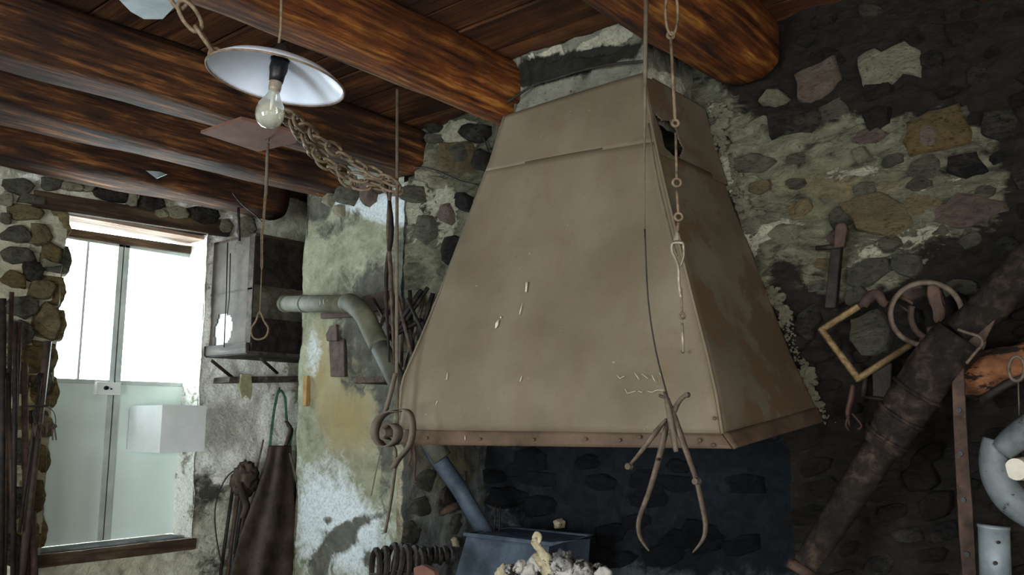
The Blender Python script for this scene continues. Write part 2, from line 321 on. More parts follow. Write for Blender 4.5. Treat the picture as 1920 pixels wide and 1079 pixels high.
blobs_back = [  # soot
    (1660, 20, 330, 95, 0, SO, 1.1), (1880, 120, 200, 120, 0, SO, .95), (1430, 150, 90, 70, 30, SO, .8), (1560, 70, 200, 90, 10, SO, .9), (1600, 160, 150, 70, -15, SO, .6),
    (1700, 800, 420, 190, 0, SO, 1.15), (1850, 560, 150, 140, 0, SO, 1.0), (1650, 650, 130, 70, -20, SO, .8), (1600, 990, 260, 150, 0, SO, .75), (1900, 900, 200, 200, 0, SO, .5),
    (1500, 580, 60, 80, 0, SO, .55), (1470, 500, 30, 50, 0, SO, .4), (1910, 330, 30, 400, 0, SO, .7), (1480, 300, 90, 25, -20, SO, .4), (1600, 300, 80, 20, -15, SO, .35), (1800, 310, 60, 25, -15, SO, .5),
    (1420, 620, 40, 300, -24, SO, .4), (1540, 900, 80, 60, 0, SO, .5),
    # crumbled lime along the hood and at the top left
    (1345, 260, 12, 60, -14, LI, .62), (1370, 350, 10, 60, -20, LI, .6), (1410, 480, 16, 50, -20, LI, .62), (1470, 590, 20, 50, -30, LI, .62), (1510, 660, 20, 60, -30, LI, .6), (1345, 190, 20, 20, 0, LI, .5), (1440, 440, 40, 20, -30, LI, .45),
    (1480, 420, 50, 15, -15, LI, .4), (1560, 330, 80, 12, -15, LI, .35), (1800, 340, 110, 25, -8, LI, .32), (1620, 470, 160, 50, 0, LI, .30), (1740, 460, 130, 60, 0, LI, .26), (1640, 325, 50, 14, -15, LI, .35), (1620, 20, 14, 10, 0, LI, .5), (1500, 690, 20, 40, -30, LI, .5), (1540, 780, 20, 20, 0, LI, .5),
    (1650, 960, 60, 25, 0, LI, .35), (1700, 300, 250, 160, 0, LI, .10),
    (1760, 480, 90, 40, 0, OC, .4), (1500, 380, 90, 60, 0, OC, .25), (1640, 340, 120, 40, 0, OC, .3),
    (650, 350, 40, 40, 20, LI, .55), (690, 380, 60, 25, 15, LI, .55), (860, 270, 50, 50, 0, LI, .42), (800, 370, 70, 45, 10, LI, .58), (850, 240, 60, 30, 0, LI, .4), (770, 430, 40, 40, 0, LI, .4), (835, 440, 18, 60, 15, LI, .55)]
wall('wall_back', (-3.87, YB, 0), (5.2, 0, 0), (0, 0, 3.0), (0, -1, 0), 360, 210, M['wall'], blobs_back, .034,
     lambda c: (NX0 < c.x < NX1 and c.z < NZ) or (c.x < NX0), 3.0)
# pale pillar part of the same wall, left of the hearth
blobs_pil = [(640, 340, 30, 40, 20, LI, .6), (690, 385, 60, 25, 15, LI, .6), (665, 360, 50, 40, 0, LI, .35), (800, 360, 60, 60, 0, LI, .6), (860, 260, 50, 60, 0, LI, .5), (760, 400, 60, 30, 0, LI, .5), (850, 420, 20, 60, 0, LI, .5),
    (800, 450, 60, 60, 0, SO, .35), (810, 580, 80, 120, 0, SO, 1.1), (690, 650, 70, 90, 0, SO, .75), (720, 560, 60, 60, 0, SO, .6), (590, 385, 30, 30, 0, SO, .8), (640, 420, 60, 14, -30, SO, .4), (640, 480, 90, 60, 0, SO, .22),
    (730, 760, 25, 120, 0, SO, .5), (660, 700, 70, 120, 0, OC, .35), (680, 850, 70, 110, 0, OC, .3), (640, 790, 50, 50, 0, OC, .4), (600, 700, 35, 60, 0, OC, .25),
    (610, 900, 70, 80, 0, LI, .35), (600, 1000, 90, 90, 0, LI, .62), (690, 1020, 60, 70, 0, LI, .45), (640, 1015, 30, 24, -25, SO, .85), (600, 1060, 22, 30, 0, SO, .9), (670, 980, 34, 14, -20, SO, .8), (690, 1050, 14, 20, 0, SO, .6), (720, 900, 14, 160, 0, SO, .45), (616, 975, 10, 8, 0, SO, .6),  # LI blobs low on the pillar paint in its bluish light sheen
    (590, 660, 14, 60, 0, LI, .4), (600, 640, 14, 90, 0, OC, .3)]
wall('wall_pillar', (-3.88, YB, 0), (.80, 0, 0), (0, 0, 3.0), (0, -1, 0), 80, 250, M['pillar'], blobs_pil, .016, None, 2.2)
# the hearth: cheek, back, far cheek, vault
blobs_h = [(742, 900, 13, 130, 2, LI, .9), (738, 990, 16, 60, 0, LI, .8), (800, 870, 60, 60, 0, OC, .5), (850, 930, 40, 40, 0, OC, .3), (770, 990, 30, 30, 0, LI, .35), (870, 860, 30, 50, 0, OC, .5), (850, 945, 30, 20, 0, SO, .8)]
wall('wall_hearth_cheek', (NX0+.01, YB-.012, 0), (0, .66, 0), (0, 0, NZ), (1, 0, 0), 50, 110, M['cheek'], blobs_h, .014, None, 3.5, seed=3)
blobs_hb = [(930, 870, 45, 50, 0, LI, .2), (920, 880, 50, 60, 0, OC, .6), (960, 870, 80, 60, 0, OC, .2), (1250, 900, 420, 110, 0, SO, .75), (1150, 860, 200, 60, 0, SO, .6), (1400, 1000, 200, 130, 0, SO, .6), (1046, 983, 7, 9, 0, LI, 1.0), (1200, 1000, 200, 60, 0, SO, .5)]
wall('wall_hearth_back', (NX0-.02, 3.5, 0), (NX1-NX0+.04, 0, 0), (0, 0, NZ), (0, -1, 0), 150, 110, M['hearthwall'], blobs_hb, .03, None, 3.5, seed=5)
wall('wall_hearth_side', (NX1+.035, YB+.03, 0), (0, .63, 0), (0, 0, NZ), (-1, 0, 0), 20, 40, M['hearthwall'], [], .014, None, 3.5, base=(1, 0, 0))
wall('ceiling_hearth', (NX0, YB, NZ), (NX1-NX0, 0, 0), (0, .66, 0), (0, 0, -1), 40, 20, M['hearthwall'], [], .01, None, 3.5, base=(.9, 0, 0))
wall('wall_recess', (-4.62, YR, 0), (.78, 0, 0), (0, 0, 3.0), (0, -1, 0), 40, 160, M['wall'], [(530, 390, 60, 90, 0, SO, .55), (545, 560, 30, 40, 0, OC, .5)], .02, None, 3)
wall('wall_recess_side', (-3.875, YB, 0), (0, .58, 0), (0, 0, 3.0), (-1, 0, 0), 20, 60, M['wall'], [], .01)
# door wall with its opening
OY0, OY1, OZ0, OZ1 = 1.885, 2.70, .79, 2.56
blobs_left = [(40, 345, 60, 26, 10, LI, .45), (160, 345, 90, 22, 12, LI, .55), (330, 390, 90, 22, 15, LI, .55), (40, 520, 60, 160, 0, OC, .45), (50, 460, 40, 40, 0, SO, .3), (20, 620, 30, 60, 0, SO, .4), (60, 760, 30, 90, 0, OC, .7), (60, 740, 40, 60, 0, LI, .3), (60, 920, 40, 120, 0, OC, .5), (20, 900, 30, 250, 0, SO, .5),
    (430, 740, 95, 110, 0, LI, 1.5), (450, 820, 90, 90, 0, LI, .7), (395, 560, 30, 200, 0, LI, .6), (460, 780, 100, 120, 0, LI, .25), (390, 910, 40, 40, -20, SO, .35), (370, 1000, 60, 120, 0, SO, .28), (400, 1010, 60, 70, 0, LI, .1), (480, 1060, 90, 60, 0, SO, .5), (440, 860, 30, 20, 0, OC, .4), (200, 1060, 140, 25, 0, OC, .35), (520, 800, 30, 110, 0, SO, .35), (465, 430, 40, 60, 0, LI, .5)]  # strong LI blobs right of the opening paint in the window glare
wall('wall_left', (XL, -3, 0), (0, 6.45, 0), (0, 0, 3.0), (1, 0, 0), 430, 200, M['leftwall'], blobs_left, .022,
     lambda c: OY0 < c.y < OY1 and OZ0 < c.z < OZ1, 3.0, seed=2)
def flat(name, pts, mat):
    bm = bmesh.new(); bm.faces.new([bm.verts.new(p) for p in pts]); o = fin(name, bm, mat); o['kind'] = 'structure'; return o
wall('wall_door_reveal_far', (XL+.005, OY1, OZ0), (-.42, 0, 0), (0, 0, OZ1-OZ0), (0, -1, 0), 20, 70, M['leftwall'], [], .012, None, 3, base=(0, .6, 0))
wall('wall_door_reveal_near', (XL+.005, OY0, OZ0), (-.42, 0, 0), (0, 0, OZ1-OZ0), (0, 1, 0), 20, 70, M['leftwall'], [], .012, None, 3)
aabox('trim_sill', (-5.05, OY0-.03, OZ0-.06), (XL+.02, OY1+.03, OZ0), M['oldwood'], None, .008, .003)['kind'] = 'structure'
aabox('trim_threshold', (-4.79, OY0+.02, OZ0), (-4.66, OY1-.02, OZ0+.012), M['greymetal'])['kind'] = 'structure'
# unseen sides of the room
aabox('floor', (-5, -3.2, -.1), (2.2, 3.6, 0), M['concrete'], None, 0)['kind'] = 'structure'
for nm, lo, hi in (('wall_right', (1.33, -3, 0), (1.5, 3, 3)), ('wall_rear', (-4.8, -3.15, 0), (1.5, -3, 3))):
    aabox(nm, lo, hi, M['wall'], None, 0)['kind'] = 'structure'
for nm, lo, hi in (('wall_back_outer', (-5.1, 3.56, 0), (1.5, 3.7, 3.1)), ('wall_left_outer', (-5.05, -3, 0), (-4.68, OY0-.02, 3.1)), ('wall_left_outer', (-5.05, OY1+.02, 0), (-4.68, 3.6, 3.1)),
        ('wall_left_outer', (-5.05, OY0-.1, 0), (-4.68, OY1+.1, OZ0-.06)), ('wall_left_outer', (-5.05, OY0-.1, OZ1+.02), (-4.68, OY1+.1, 3.1))):
    aabox(nm, lo, hi, M['wall'], None, 0)['kind'] = 'structure'
# ---- ceiling of planks
ceil = aabox('ceiling', (-5, -3.1, ZC+.05), (1.6, 3.5, ZC+.1), M['darkiron'], None, 0); ceil['kind'] = 'structure'
y = -3.0; k = 0
while y < 3.42:
    wd = R.uniform(.15, .235); bm = bmesh.new(); nseg = 26; dz = R.uniform(-.006, .006); rows = []
    for i in range(nseg+1):
        x = -4.7+i*6.2/nseg; wv = noise.noise(Vector((x*.9, k*3.1, 0)))*.012; wz = noise.noise(Vector((x*.7, k*5.3, 4)))*.008
        rows.append([bm.verts.new((x, y+wv+.006, ZC+dz+wz)), bm.verts.new((x, y+wd-.006+noise.noise(Vector((x*1.1, k*3.1+8, 0)))*.006, ZC+dz+wz*.4)), bm.verts.new((x, y+wd-.006, ZC+.045)), bm.verts.new((x, y+.006, ZC+.045))])
    for a, b in zip(rows, rows[1:]):
        for q in range(4): bm.faces.new((a[q], a[(q+1) % 4], b[(q+1) % 4], b[q]))
    bm.faces.new(rows[0]); bm.faces.new(rows[-1][::-1]); fin('plank', bm, M['plank'], ceil); y += wd; k += 1

# ------------------------------------------------------------------ stones laid into the walls
def stone(outline, N, th, mat, parent, seed):
    """outline: points on the wall plane; a rounded rubble face standing proud of the mortar"""
    P_ = []; n = len(outline); cen = sum((Vector(p) for p in outline), Vector())/n; N = Vector(N)
    for i in range(n):
        a, b = Vector(outline[i]), Vector(outline[(i+1) % n]); P_.append(a); P_.append(a.lerp(b, .5)+(a-b).cross(N).normalized()*R.uniform(-.04, .04)*(a-b).length)
    Q_ = []
    for i in range(len(P_)):
        a, b = P_[i], P_[(i+1) % len(P_)]; Q_ += [a, a.lerp(b, .5)+(a-b).cross(N).normalized()*R.uniform(-.10, .10)*(a-b).length]
    P_ = Q_ if n < 8 else P_
    bm = bmesh.new(); rings = []; tx = (Vector(outline[0])-cen).normalized()*R.uniform(-.25, .25)
    for sc, h in ((1.10, -.035), (1.02, th*.25), (.94, th*.8), (.72, th*1.0), (.38, th*1.08)):
        rings.append([bm.verts.new(cen+(p-cen)*sc*(1+R.uniform(-.02, .02))+N*(h+(p-cen).dot(tx)*sc+noise.fractal(cen+(p-cen)*sc*1.0+Vector((seed, 0, 0)), .9, 2.2, 5)*.012+noise.noise((p-cen)*sc*22+Vector((seed, 0, 0)))*th*.35)) for p in P_])
    for a, b in zip(rings, rings[1:]):
        m_ = len(a)
        for q in range(m_): bm.faces.new((a[q], a[(q+1) % m_], b[(q+1) % m_], b[q]))
    c0 = bm.verts.new(cen+N*th*(1+R.uniform(-.2, .25)))
    for q in range(len(P_)): bm.faces.new((rings[-1][q], rings[-1][(q+1) % len(P_)], c0))
    return fin('stone', bm, mat, parent, True)
def blob_outline(cx, cy, rx, ry, rot, n=8):
    out = []; ca, sa = math.cos(math.radians(rot)), math.sin(math.radians(rot))
    for i in range(n):
        a = 2*math.pi*i/n+R.uniform(-.2, .2); f = R.uniform(.78, 1.15); x = rx*f*math.copysign(abs(math.cos(a))**.75, math.cos(a)); yy = ry*f*math.copysign(abs(math.sin(a))**.75, math.sin(a))
        out.append((cx+x*ca-yy*sa, cy+x*sa+yy*ca))
    return out
WB = bpy.data.objects['wall_back']; WP = bpy.data.objects['wall_pillar']; WL = bpy.data.objects['wall_left']; WR = bpy.data.objects['wall_recess']; WH = bpy.data.objects['wall_hearth_back']; WC = bpy.data.objects['wall_hearth_cheek']
named = [([(1490, 142), (1530, 125), (1568, 108), (1577, 150), (1560, 168), (1520, 192), (1497, 188), (1498, 165)], 's_pink', .035),
    ([(1610, 112), (1640, 92), (1655, 100), (1700, 80), (1728, 95), (1722, 142), (1690, 136), (1660, 162), (1620, 160), (1614, 140)], 's_white', .03),
    ([(1428, 196), (1440, 170), (1460, 168), (1478, 184), (1466, 192)], 's_white', .03), ([(1368, 256), (1400, 236), (1440, 220), (1446, 230), (1410, 256), (1376, 268)], 's_white', .028),
    ([(1618, 218), (1648, 200), (1668, 202), (1664, 228), (1632, 248)], 's_dark', .03), ([(1702, 232), (1745, 212), (1798, 198), (1820, 244), (1812, 268), (1760, 282), (1708, 292), (1696, 268)], 's_ochre', .035),
    ([(1708, 246), (1740, 238), (1764, 250), (1760, 276), (1722, 282)], 's_pink', .05), ([(1445, 218), (1500, 200), (1565, 216), (1522, 250), (1448, 258)], 's_dark', .025),
    ([(1580, 384), (1650, 362), (1705, 385), (1712, 418), (1668, 446), (1610, 432)], 's_tan', .035), ([(1755, 392), (1800, 362), (1882, 378), (1892, 396), (1812, 428), (1752, 420)], 's_pink', .03),
    ([(1430, 440), (1470, 420), (1500, 425), (1496, 458), (1440, 470)], 's_white', .025), ([(1846, 214), (1900, 206), (1915, 250), (1880, 268), (1842, 250)], 's_dark', .03),
    ([(1600, 600), (1650, 580), (1672, 620), (1666, 660), (1620, 668), (1600, 640)], 's_grey', .05), ([(1780, 298), (1830, 286), (1852, 320), (1810, 334), (1778, 322)], 's_dark', .025),
    ([(1500, 590), (1530, 570), (1540, 600), (1520, 640), (1496, 620)], 's_dark', .04), ([(1750, 570), (1800, 548), (1830, 580), (1790, 620)], 's_soot', .03),
    ([(1600, 284), (1622, 276), (1632, 296), (1606, 306)], 's_white', .03), ([(1380, 300), (1420, 288), (1450, 300), (1420, 322), (1384, 322)], 's_grey', .02)]
for pts, mt, th in named: stone([onY(x, yy, YB) for x, yy in pts], (0, -1, 0), th, M[mt], WB, R.random()*50)
occ = [(sum(p[0] for p in n_[0])/len(n_[0]), sum(p[1] for p in n_[0])/len(n_[0])) for n_ in named]
tries = 0
while tries < 900 and len(occ) < 125:
    tries += 1; cx = R.uniform(1360, 1940); cy = R.uniform(10, 1090)
    if cx < 1330+max(0, (cy-150))*.34+25 and cy < 800: continue
    if cy > 800 and cx < 1500: continue
    rx = R.uniform(20, 44); ry = rx*R.uniform(.4, .75)
    if any(abs(cx-a)/(rx+30) < 1 and abs(cy-b)/(ry+17) < 1 for a, b in occ): continue
    occ.append((cx, cy)); dark = cy < 190 or cy > 580 or cx > 1880
    mt = R.choice(['s_soot', 's_soot', 's_dark', 's_soot']) if dark else R.choice(['s_grey', 's_dark', 's_grey', 's_grey', 's_tan', 's_grey', 's_grey', 's_pink'])
    stone([onY(x, yy, YB) for x, yy in blob_outline(cx, cy, rx, ry, R.uniform(-28, -2))], (0, -1, 0), R.uniform(.012, .022), M[mt], WB, R.random()*50)
for cx, cy, rx, ry, rot, mt in [(850, 285, 30, 22, 10, 's_grey'), (890, 250, 26, 18, 0, 's_dark'), (862, 300, 40, 34, 10, 's_tan'), (815, 262, 16, 10, 0, 's_grey'), (905, 300, 20, 20, 0, 's_dark'), (870, 380, 26, 20, 20, 's_dark'), (840, 400, 18, 22, 0, 's_pink'), (812, 240, 12, 8, 0, 's_dark'),
      (795, 330, 22, 14, 20, 's_white'), (830, 345, 24, 12, 10, 's_white'), (775, 365, 22, 16, 0, 's_grey'), (800, 430, 20, 26, 10, 's_grey'), (850, 470, 14, 30, 10, 's_dark')]:
    stone([onY(x, yy, YB) for x, yy in blob_outline(cx, cy, rx, ry, rot)], (0, -1, 0), .03, M[mt], WB, R.random()*50)
for cx, cy, rx, ry, rot, mt in [(634, 345, 16, 14, 20, 's_grey'), (660, 340, 14, 12, 0, 's_white'), (655, 368, 22, 22, 20, 's_grey'), (692, 362, 16, 26, 0, 's_pink'), (720, 350, 14, 14, 0, 's_grey'), (618, 372, 9, 16, 20, 's_white'), (640, 395, 10, 14, 0, 's_white')]:
    stone([onY(x, yy, YB) for x, yy in blob_outline(cx, cy, rx, ry, rot)], (0, -1, 0), .03, M[mt], WP, R.random()*50)
for cx, cy, rx, ry, mt in [(490, 395, 24, 26, 's_grey'), (535, 362, 28, 18, 's_dark'), (540, 400, 28, 15, 's_dark'), (540, 430, 26, 13, 's_grey'), (480, 440, 18, 16, 's_white'), (545, 575, 22, 28, 's_ochre'), (500, 570, 22, 20, 's_grey'), (548, 640, 18, 20, 's_dark'), (530, 455, 30, 10, 's_soot'), (560, 340, 16, 12, 's_dark')]:
    stone([onY(x, yy, YR) for x, yy in blob_outline(cx, cy, rx, ry, 8)], (0, -1, 0), .035, M[mt], WR, R.random()*50)
leftst = [(30, 350, 34, 16, 's_grey'), (95, 345, 22, 14, 's_grey'), (130, 350, 26, 10, 's_white'), (205, 365, 32, 15, 's_dark'), (280, 380, 26, 17, 's_dark'), (330, 400, 22, 12, 's_white'), (370, 405, 40, 17, 's_dark'), (245, 372, 10, 16, 's_white'), (160, 353, 16, 8, 's_white'),
    (45, 400, 44, 17, 's_tan'), (30, 440, 30, 18, 's_grey'), (75, 440, 24, 20, 's_tan'), (35, 480, 34, 18, 's_grey'), (92, 480, 18, 26, 's_ochre'), (62, 508, 18, 24, 's_dark'), (25, 525, 26, 16, 's_ochre'), (80, 545, 28, 20, 's_tan'), (40, 575, 36, 20, 's_grey'), (85, 605, 26, 34, 's_tan'), (35, 625, 30, 24, 's_grey'), (60, 668, 38, 22, 's_ochre'),
    (30, 715, 30, 24, 's_dark'), (80, 720, 16, 26, 's_grey'), (35, 785, 24, 26, 's_ochre'), (80, 800, 16, 24, 's_tan'), (30, 850, 26, 26, 's_grey'), (70, 860, 16, 30, 's_ochre'), (62, 930, 18, 36, 's_ochre'), (25, 940, 24, 34, 's_dark'), (55, 1000, 16, 26, 's_tan'), (25, 1030, 22, 30, 's_dark'),
    (300, 402, 14, 8, 's_white'), (420, 425, 14, 16, 's_white'), (60, 375, 30, 10, 's_grey'), (8, 375, 14, 14, 's_white'), (462, 428, 16, 22, 's_white'), (8, 410, 12, 12, 's_grey')]
for cx, cy, rx, ry, mt in leftst:
    stone([onX(x, yy, XL) for x, yy in blob_outline(cx, cy, rx, ry, 8)], (1, 0, 0), .035, M[mt], WL, R.random()*50)
# rough jamb stones standing into the opening
z_ = .82
for wdt, mt in zip([.09, .05, .07, .045, .08, .06, .095, .075, .1, .07], ['s_ochre', 's_tan', 's_ochre', 's_grey', 's_ochre', 's_tan', 's_tan', 's_ochre', 's_grey', 's_tan']):
    h = .17; wdt *= .8; o_ = [(XL-.02, OY0-.12, z_), (XL-.02, OY0+wdt-.045, z_+.01), (XL-.02, OY0+wdt-.025, z_+h*.5), (XL-.02, OY0+wdt-.05, z_+h-.01), (XL-.02, OY0-.12, z_+h)]
    stone(o_, (1, 0, 0), .022, M[mt], WL, R.random()*50); z_ += h+.003
for cx, cy, rx, ry, mt in [(770, 1000, 20, 22, 's_grey'), (800, 900, 26, 22, 's_grey'), (850, 900, 24, 24, 's_dark'), (860, 985, 20, 22, 's_grey'), (790, 950, 22, 18, 's_grey')]:
    stone([onX(x, yy, NX0) for x, yy in blob_outline(cx, cy, rx, ry, 0)], (1, 0, 0), .015, M['s_grey'], WC, R.random()*50)
for i in range(26):
    cx = 920+R.random()*540; cy = 860+R.random()*200
    stone([onY(x, yy, 3.5) for x, yy in blob_outline(cx, cy, R.uniform(22, 42), R.uniform(12, 24), R.uniform(-15, 10))], (0, -1, 0), .03, M['s_hearth'], WH, R.random()*50)

# lumps of lime along the hood edge: small crumbs, one stuff part of the wall
bm = bmesh.new()
for i in range(620):
    tt = R.random(); cx = 1338+tt**1.15*205+R.gauss(2, 7)+6*math.sin(tt*40); cy = 195+tt*600
    p = onY(cx, cy, YB-.012); r_ = R.uniform(.003, .012)*(1+.6*math.sin(tt*23))
    bmesh.ops.create_icosphere(bm, subdivisions=1, radius=max(.003, r_), matrix=Matrix.Translation(p) @ Matrix.Rotation(R.random()*3, 4, 'X') @ Matrix.Rotation(R.random()*3, 4, 'Y') @ Matrix.Diagonal((1, R.uniform(.4, 1), R.uniform(.5, 1.6), 1)))
o = fin('lime_crumbs', bm, M['s_white'], WB, True); o['kind'] = 'stuff'

# ------------------------------------------------------------------ chimney breast and hood
def px_rows():
    return [((945, 218), (1205, 138), 2.52, (1318, 205)), ((920, 300), (1222, 238), 2.475, (1345, 300)), ((896, 362), (1240, 320), 2.44, (1372, 380)), ((862, 450), (1268, 440), 2.38, (1410, 470)),
            ((824, 550), (1298, 560), 2.31, (1448, 570)), ((786, 640), (1324, 660), 2.25, (1487, 670)), ((753, 716), (1342, 738), 2.21, (1513, 722)), ((747, 806), (1354, 814), 2.2, (1532, 764)), ((747, 834), (1374, 842), 2.2, (1543, 791))]
rows = [(onY(*l, y_), onY(*r_, y_), onY(*b, YB-.005)) for l, r_, y_, b in px_rows()]
cl, cr = rows[0][0], rows[0][1]
def chim_face(name, org, U, V, N, nu, nv, bl):
    return wall(name, org, U, V, N, nu, nv, M['chimney'], bl, .02, None, 4, base=(.12, 0, 0), seed=9)
CHX0, CHX1 = onY(960, 110, 2.525).x, onY(1212, 120, 2.525).x
bl = [(1060, 122, 80, 24, -15, SO, 1.0), (1000, 138, 40, 18, -10, SO, .9), (1150, 100, 60, 14, -12, SO, .8), (1125, 85, 40, 20, -10, LI, .9), (1000, 108, 26, 10, -15, LI, .8), (1040, 100, 14, 22, 20, LI, .8), (1090, 100, 18, 10, 0, LI, .5), (1185, 165, 30, 25, 0, LI, .2), (1250, 155, 45, 22, 30, LI, .8), (1160, 60, 30, 14, 0, LI, .8)]
chim_face('wall_chimney_breast', (CHX0, 2.525, 2.5), (CHX1-CHX0, 0, 0), (0, 0, .45), (0, -1, 0), 60, 45, bl)
chim_face('wall_chimney_side', (CHX1, 2.525, 2.5), (0, .36, 0), (0, 0, .45), (1, 0, 0), 36, 45, bl)
chim_face('wall_chimney_far_side', (CHX0, 2.525, 2.5), (0, .36, 0), (0, 0, .45), (-1, 0, 0), 20, 20, bl)
hood = empty('smoke_hood', (rows[-1][0]+rows[-1][1])/2, 'large brown sheet metal smoke hood tapering up to the chimney breast', 'smoke hood')
def sheet(name, A, B, nu, nv, mat, holef=None, off=Vector(), th=.004, bulge=0.0, lo=0, hi=None, N=Vector((0, -1, 0))):
    """sheet between polylines A and B (same length)"""
    hi = hi or len(A)-1; bm = bmesh.new(); g_ = {}
    for j in range(nv+1):
        t_ = lo+(hi-lo)*j/nv; k_ = min(int(t_), hi-1); f_ = t_-k_; a = A[k_].lerp(A[k_+1], f_); b = B[k_].lerp(B[k_+1], f_)
        for i in range(nu+1):
            s_ = i/nu; p = a.lerp(b, s_); d = bulge*math.sin(math.pi*s_)+noise.noise(p*1.6)*.008; g_[i, j] = bm.verts.new(p+off+N*d)
    for j in range(nv):
        for i in range(nu):
            c_ = (g_[i, j].co+g_[i+1, j+1].co)/2
            if holef and holef(project(c_)): continue
            bm.faces.new((g_[i, j], g_[i+1, j], g_[i+1, j+1], g_[i, j+1]))
    for v_ in [v_ for v_ in bm.verts if not v_.link_faces]: bm.verts.remove(v_)
    o = fin(name, bm, mat, hood, True); m_ = o.modifiers.new('thickness', 'SOLIDIFY'); m_.thickness = th; m_.offset = 0; return o
FL = [r_[0] for r_ in rows]; FR = [r_[1] for r_ in rows]; BR = [r_[2] for r_ in rows]; BL = [Vector((r_[0].x, YB-.005, r_[0].z)) for r_ in rows]
seam = 1.55
def sub(Pl, a, b, n=14):
    out = []
    for i in range(n+1):
        t_ = a+(b-a)*i/n; k_ = min(int(t_), len(Pl)-2); out.append(Pl[k_].lerp(Pl[k_+1], t_-k_))
    return out
def inpoly(p, poly):
    c_ = False; n = len(poly)
    for i in range(n):
        (x1, y1), (x2, y2) = poly[i], poly[i-1]
        if (y1 > p[1]) != (y2 > p[1]) and p[0] < (x2-x1)*(p[1]-y1)/(y2-y1)+x1: c_ = not c_
    return c_
HOLE = [(1226, 212), (1240, 226), (1254, 226), (1268, 244), (1272, 262), (1281, 280), (1274, 296), (1262, 292), (1246, 276), (1240, 248)]
sheet('upper_front_panel', sub(FL, 0, 1.35), sub(FR, 0, 1.35), 20, 14, M['hood'], off=Vector((0, -.003, 0)), lo=0, bulge=.008)
sheet('front_panel', sub(FL, 1.3, 7), sub(FR, 1.3, 7), 40, 30, M['hood'], bulge=.012)
X_ = Vector((1, 0, 0))
sheet('upper_side_panel', sub(FR, 0, 1.6), sub(BR, 0, 1.6), 70, 60, M['hoodside'], holef=lambda p: inpoly(p, HOLE), off=Vector((.004, 0, 0)), N=X_)
sheet('side_panel', sub(FR, 1.5, 7), sub(BR, 1.5, 7), 20, 30, M['hoodside'], N=X_, bulge=.006)
sheet('far_side_panel', sub(FL, 0, 7), sub(BL, 0, 7), 8, 14, M['hoodside'], N=-X_)
for nm, A, B, N in (('front_lip', FL, FR, Vector((0, -1, 0))), ('side_lip', FR, BR, X_), ('far_side_lip', FL, BL, -X_)):
    o = sheet(nm, [p+N*.006 for p in sub(A, 7, 8, 4)], [p+N*.006 for p in sub(B, 7, 8, 4)], 24, 4, M['lip'], N=N, th=.006)
# rolled fold between front and side
tube('corner_fold', [p+Vector((.002, -.002, 0)) for p in sub(FR, 0, 7, 30)], .005, M['hood'], hood, 6)
tube('far_corner_fold', [p for p in sub(FL, 0, 8, 30)], .004, M['hood'], hood, 6)
def front_pt(px, py, off=.012):  # a point just in front of the front panel
    best = None
    lo_, hi_ = 2.1, 2.6
    for _ in range(30):
        m_ = (lo_+hi_)/2; p = onY(px, py, m_)
        z = p.z; yy = 2.2
        for a, b in zip(FL, FL[1:]):
            if b.z <= z <= a.z: yy = b.y+(a.y-b.y)*(z-b.z)/max(1e-6, a.z-b.z)
        if z > FL[0].z: yy = FL[0].y
        if m_ > yy: hi_ = m_
        else: lo_ = m_
    return onY(px, py, lo_-off)
rv = None
for px, py in [(1098, 824), (1162, 826), (1312, 826), (1340, 785), (1338, 835), (800, 822), (900, 824), (1000, 825), (1070, 172), (1200, 820), (1280, 660)]:
    bm = bmesh.new(); bmesh.ops.create_icosphere(bm, subdivisions=2, radius=.0055); me = rv or bpy.data.meshes.new('rivet')
    if rv is None: bm.to_mesh(me); me.materials.append(M['lip']); rv = me
    bm.free(); o = bpy.data.objects.new('rivet', rv); COL.objects.link(o); o.parent = hood; o.location = front_pt(px, py, .016)-hood.location
# flecks and chalk strokes on the front
def stroke(pts, r, name='chalk_mark', mat='chalk'): return tube(name, [front_pt(*p, .012) for p in pts], r, M[mat], hood, 5, flat=1)
for pts, r_ in [([(935, 600), (932, 608), (929, 616)], [.002, .007, .002]), ([(939, 594), (939, 597)], .003), ([(988, 530), (986, 548)], [.005, .003]), ([(979, 570), (974, 590)], .0016), ([(839, 700), (837, 712)], .0016), ([(978, 706), (975, 716)], .0016), ([(820, 752), (817, 760)], .0014), ([(872, 826), (872, 818)], .0014)]:
    stroke(pts, r_, 'paint_fleck')
for pts in [[(1156, 703), (1162, 710), (1170, 706)], [(1190, 700), (1198, 712)], [(1204, 702), (1214, 710)], [(1222, 704), (1228, 716)], [(1172, 730), (1176, 738), (1184, 736), (1192, 734)], [(1196, 734), (1204, 736)], [(1214, 734), (1222, 736), (1232, 732), (1244, 732)], [(1236, 700), (1242, 708)]]:
    stroke(pts, .0009)
# the side flue lining behind the torn hole
aabox('flue_lining', (-1.95, 2.62, 2.2), (-1.72, 2.84, 2.6), M['coal'], hood, .002)
# black cable across the chimney breast
def sag(a, b, n=10, d=.03): return [a.lerp(b, i/n)-Vector((0, 0, 1))*d*math.sin(math.pi*i/n) for i in range(n+1)]
cab = [(1206, 115), (1150, 120), (1090, 132), (1040, 148), (1005, 158), (975, 176), (945, 196), (915, 212)]
tag(tube('cable', [onY(x, yy, 2.49) for x, yy in cab], .005, M['wire'], sm=4), 'thin black cable crossing the plastered chimney breast above the hood', 'cable')
tag(tube('loose_wire', [onY(x, yy, 2.8) for x, yy in [(776, 314), (800, 315), (830, 325), (865, 340), (895, 346)]], .0035, M['wire'], sm=4), 'thin dark wire poking from the wall left of the hood', 'wire')
tag(tube('short_wire', [onY(x, yy, 2.85) for x, yy in [(906, 258), (912, 272), (916, 285)]], .004, M['wire'], sm=3), 'short bent black wire under the beam beside the hood top', 'wire')

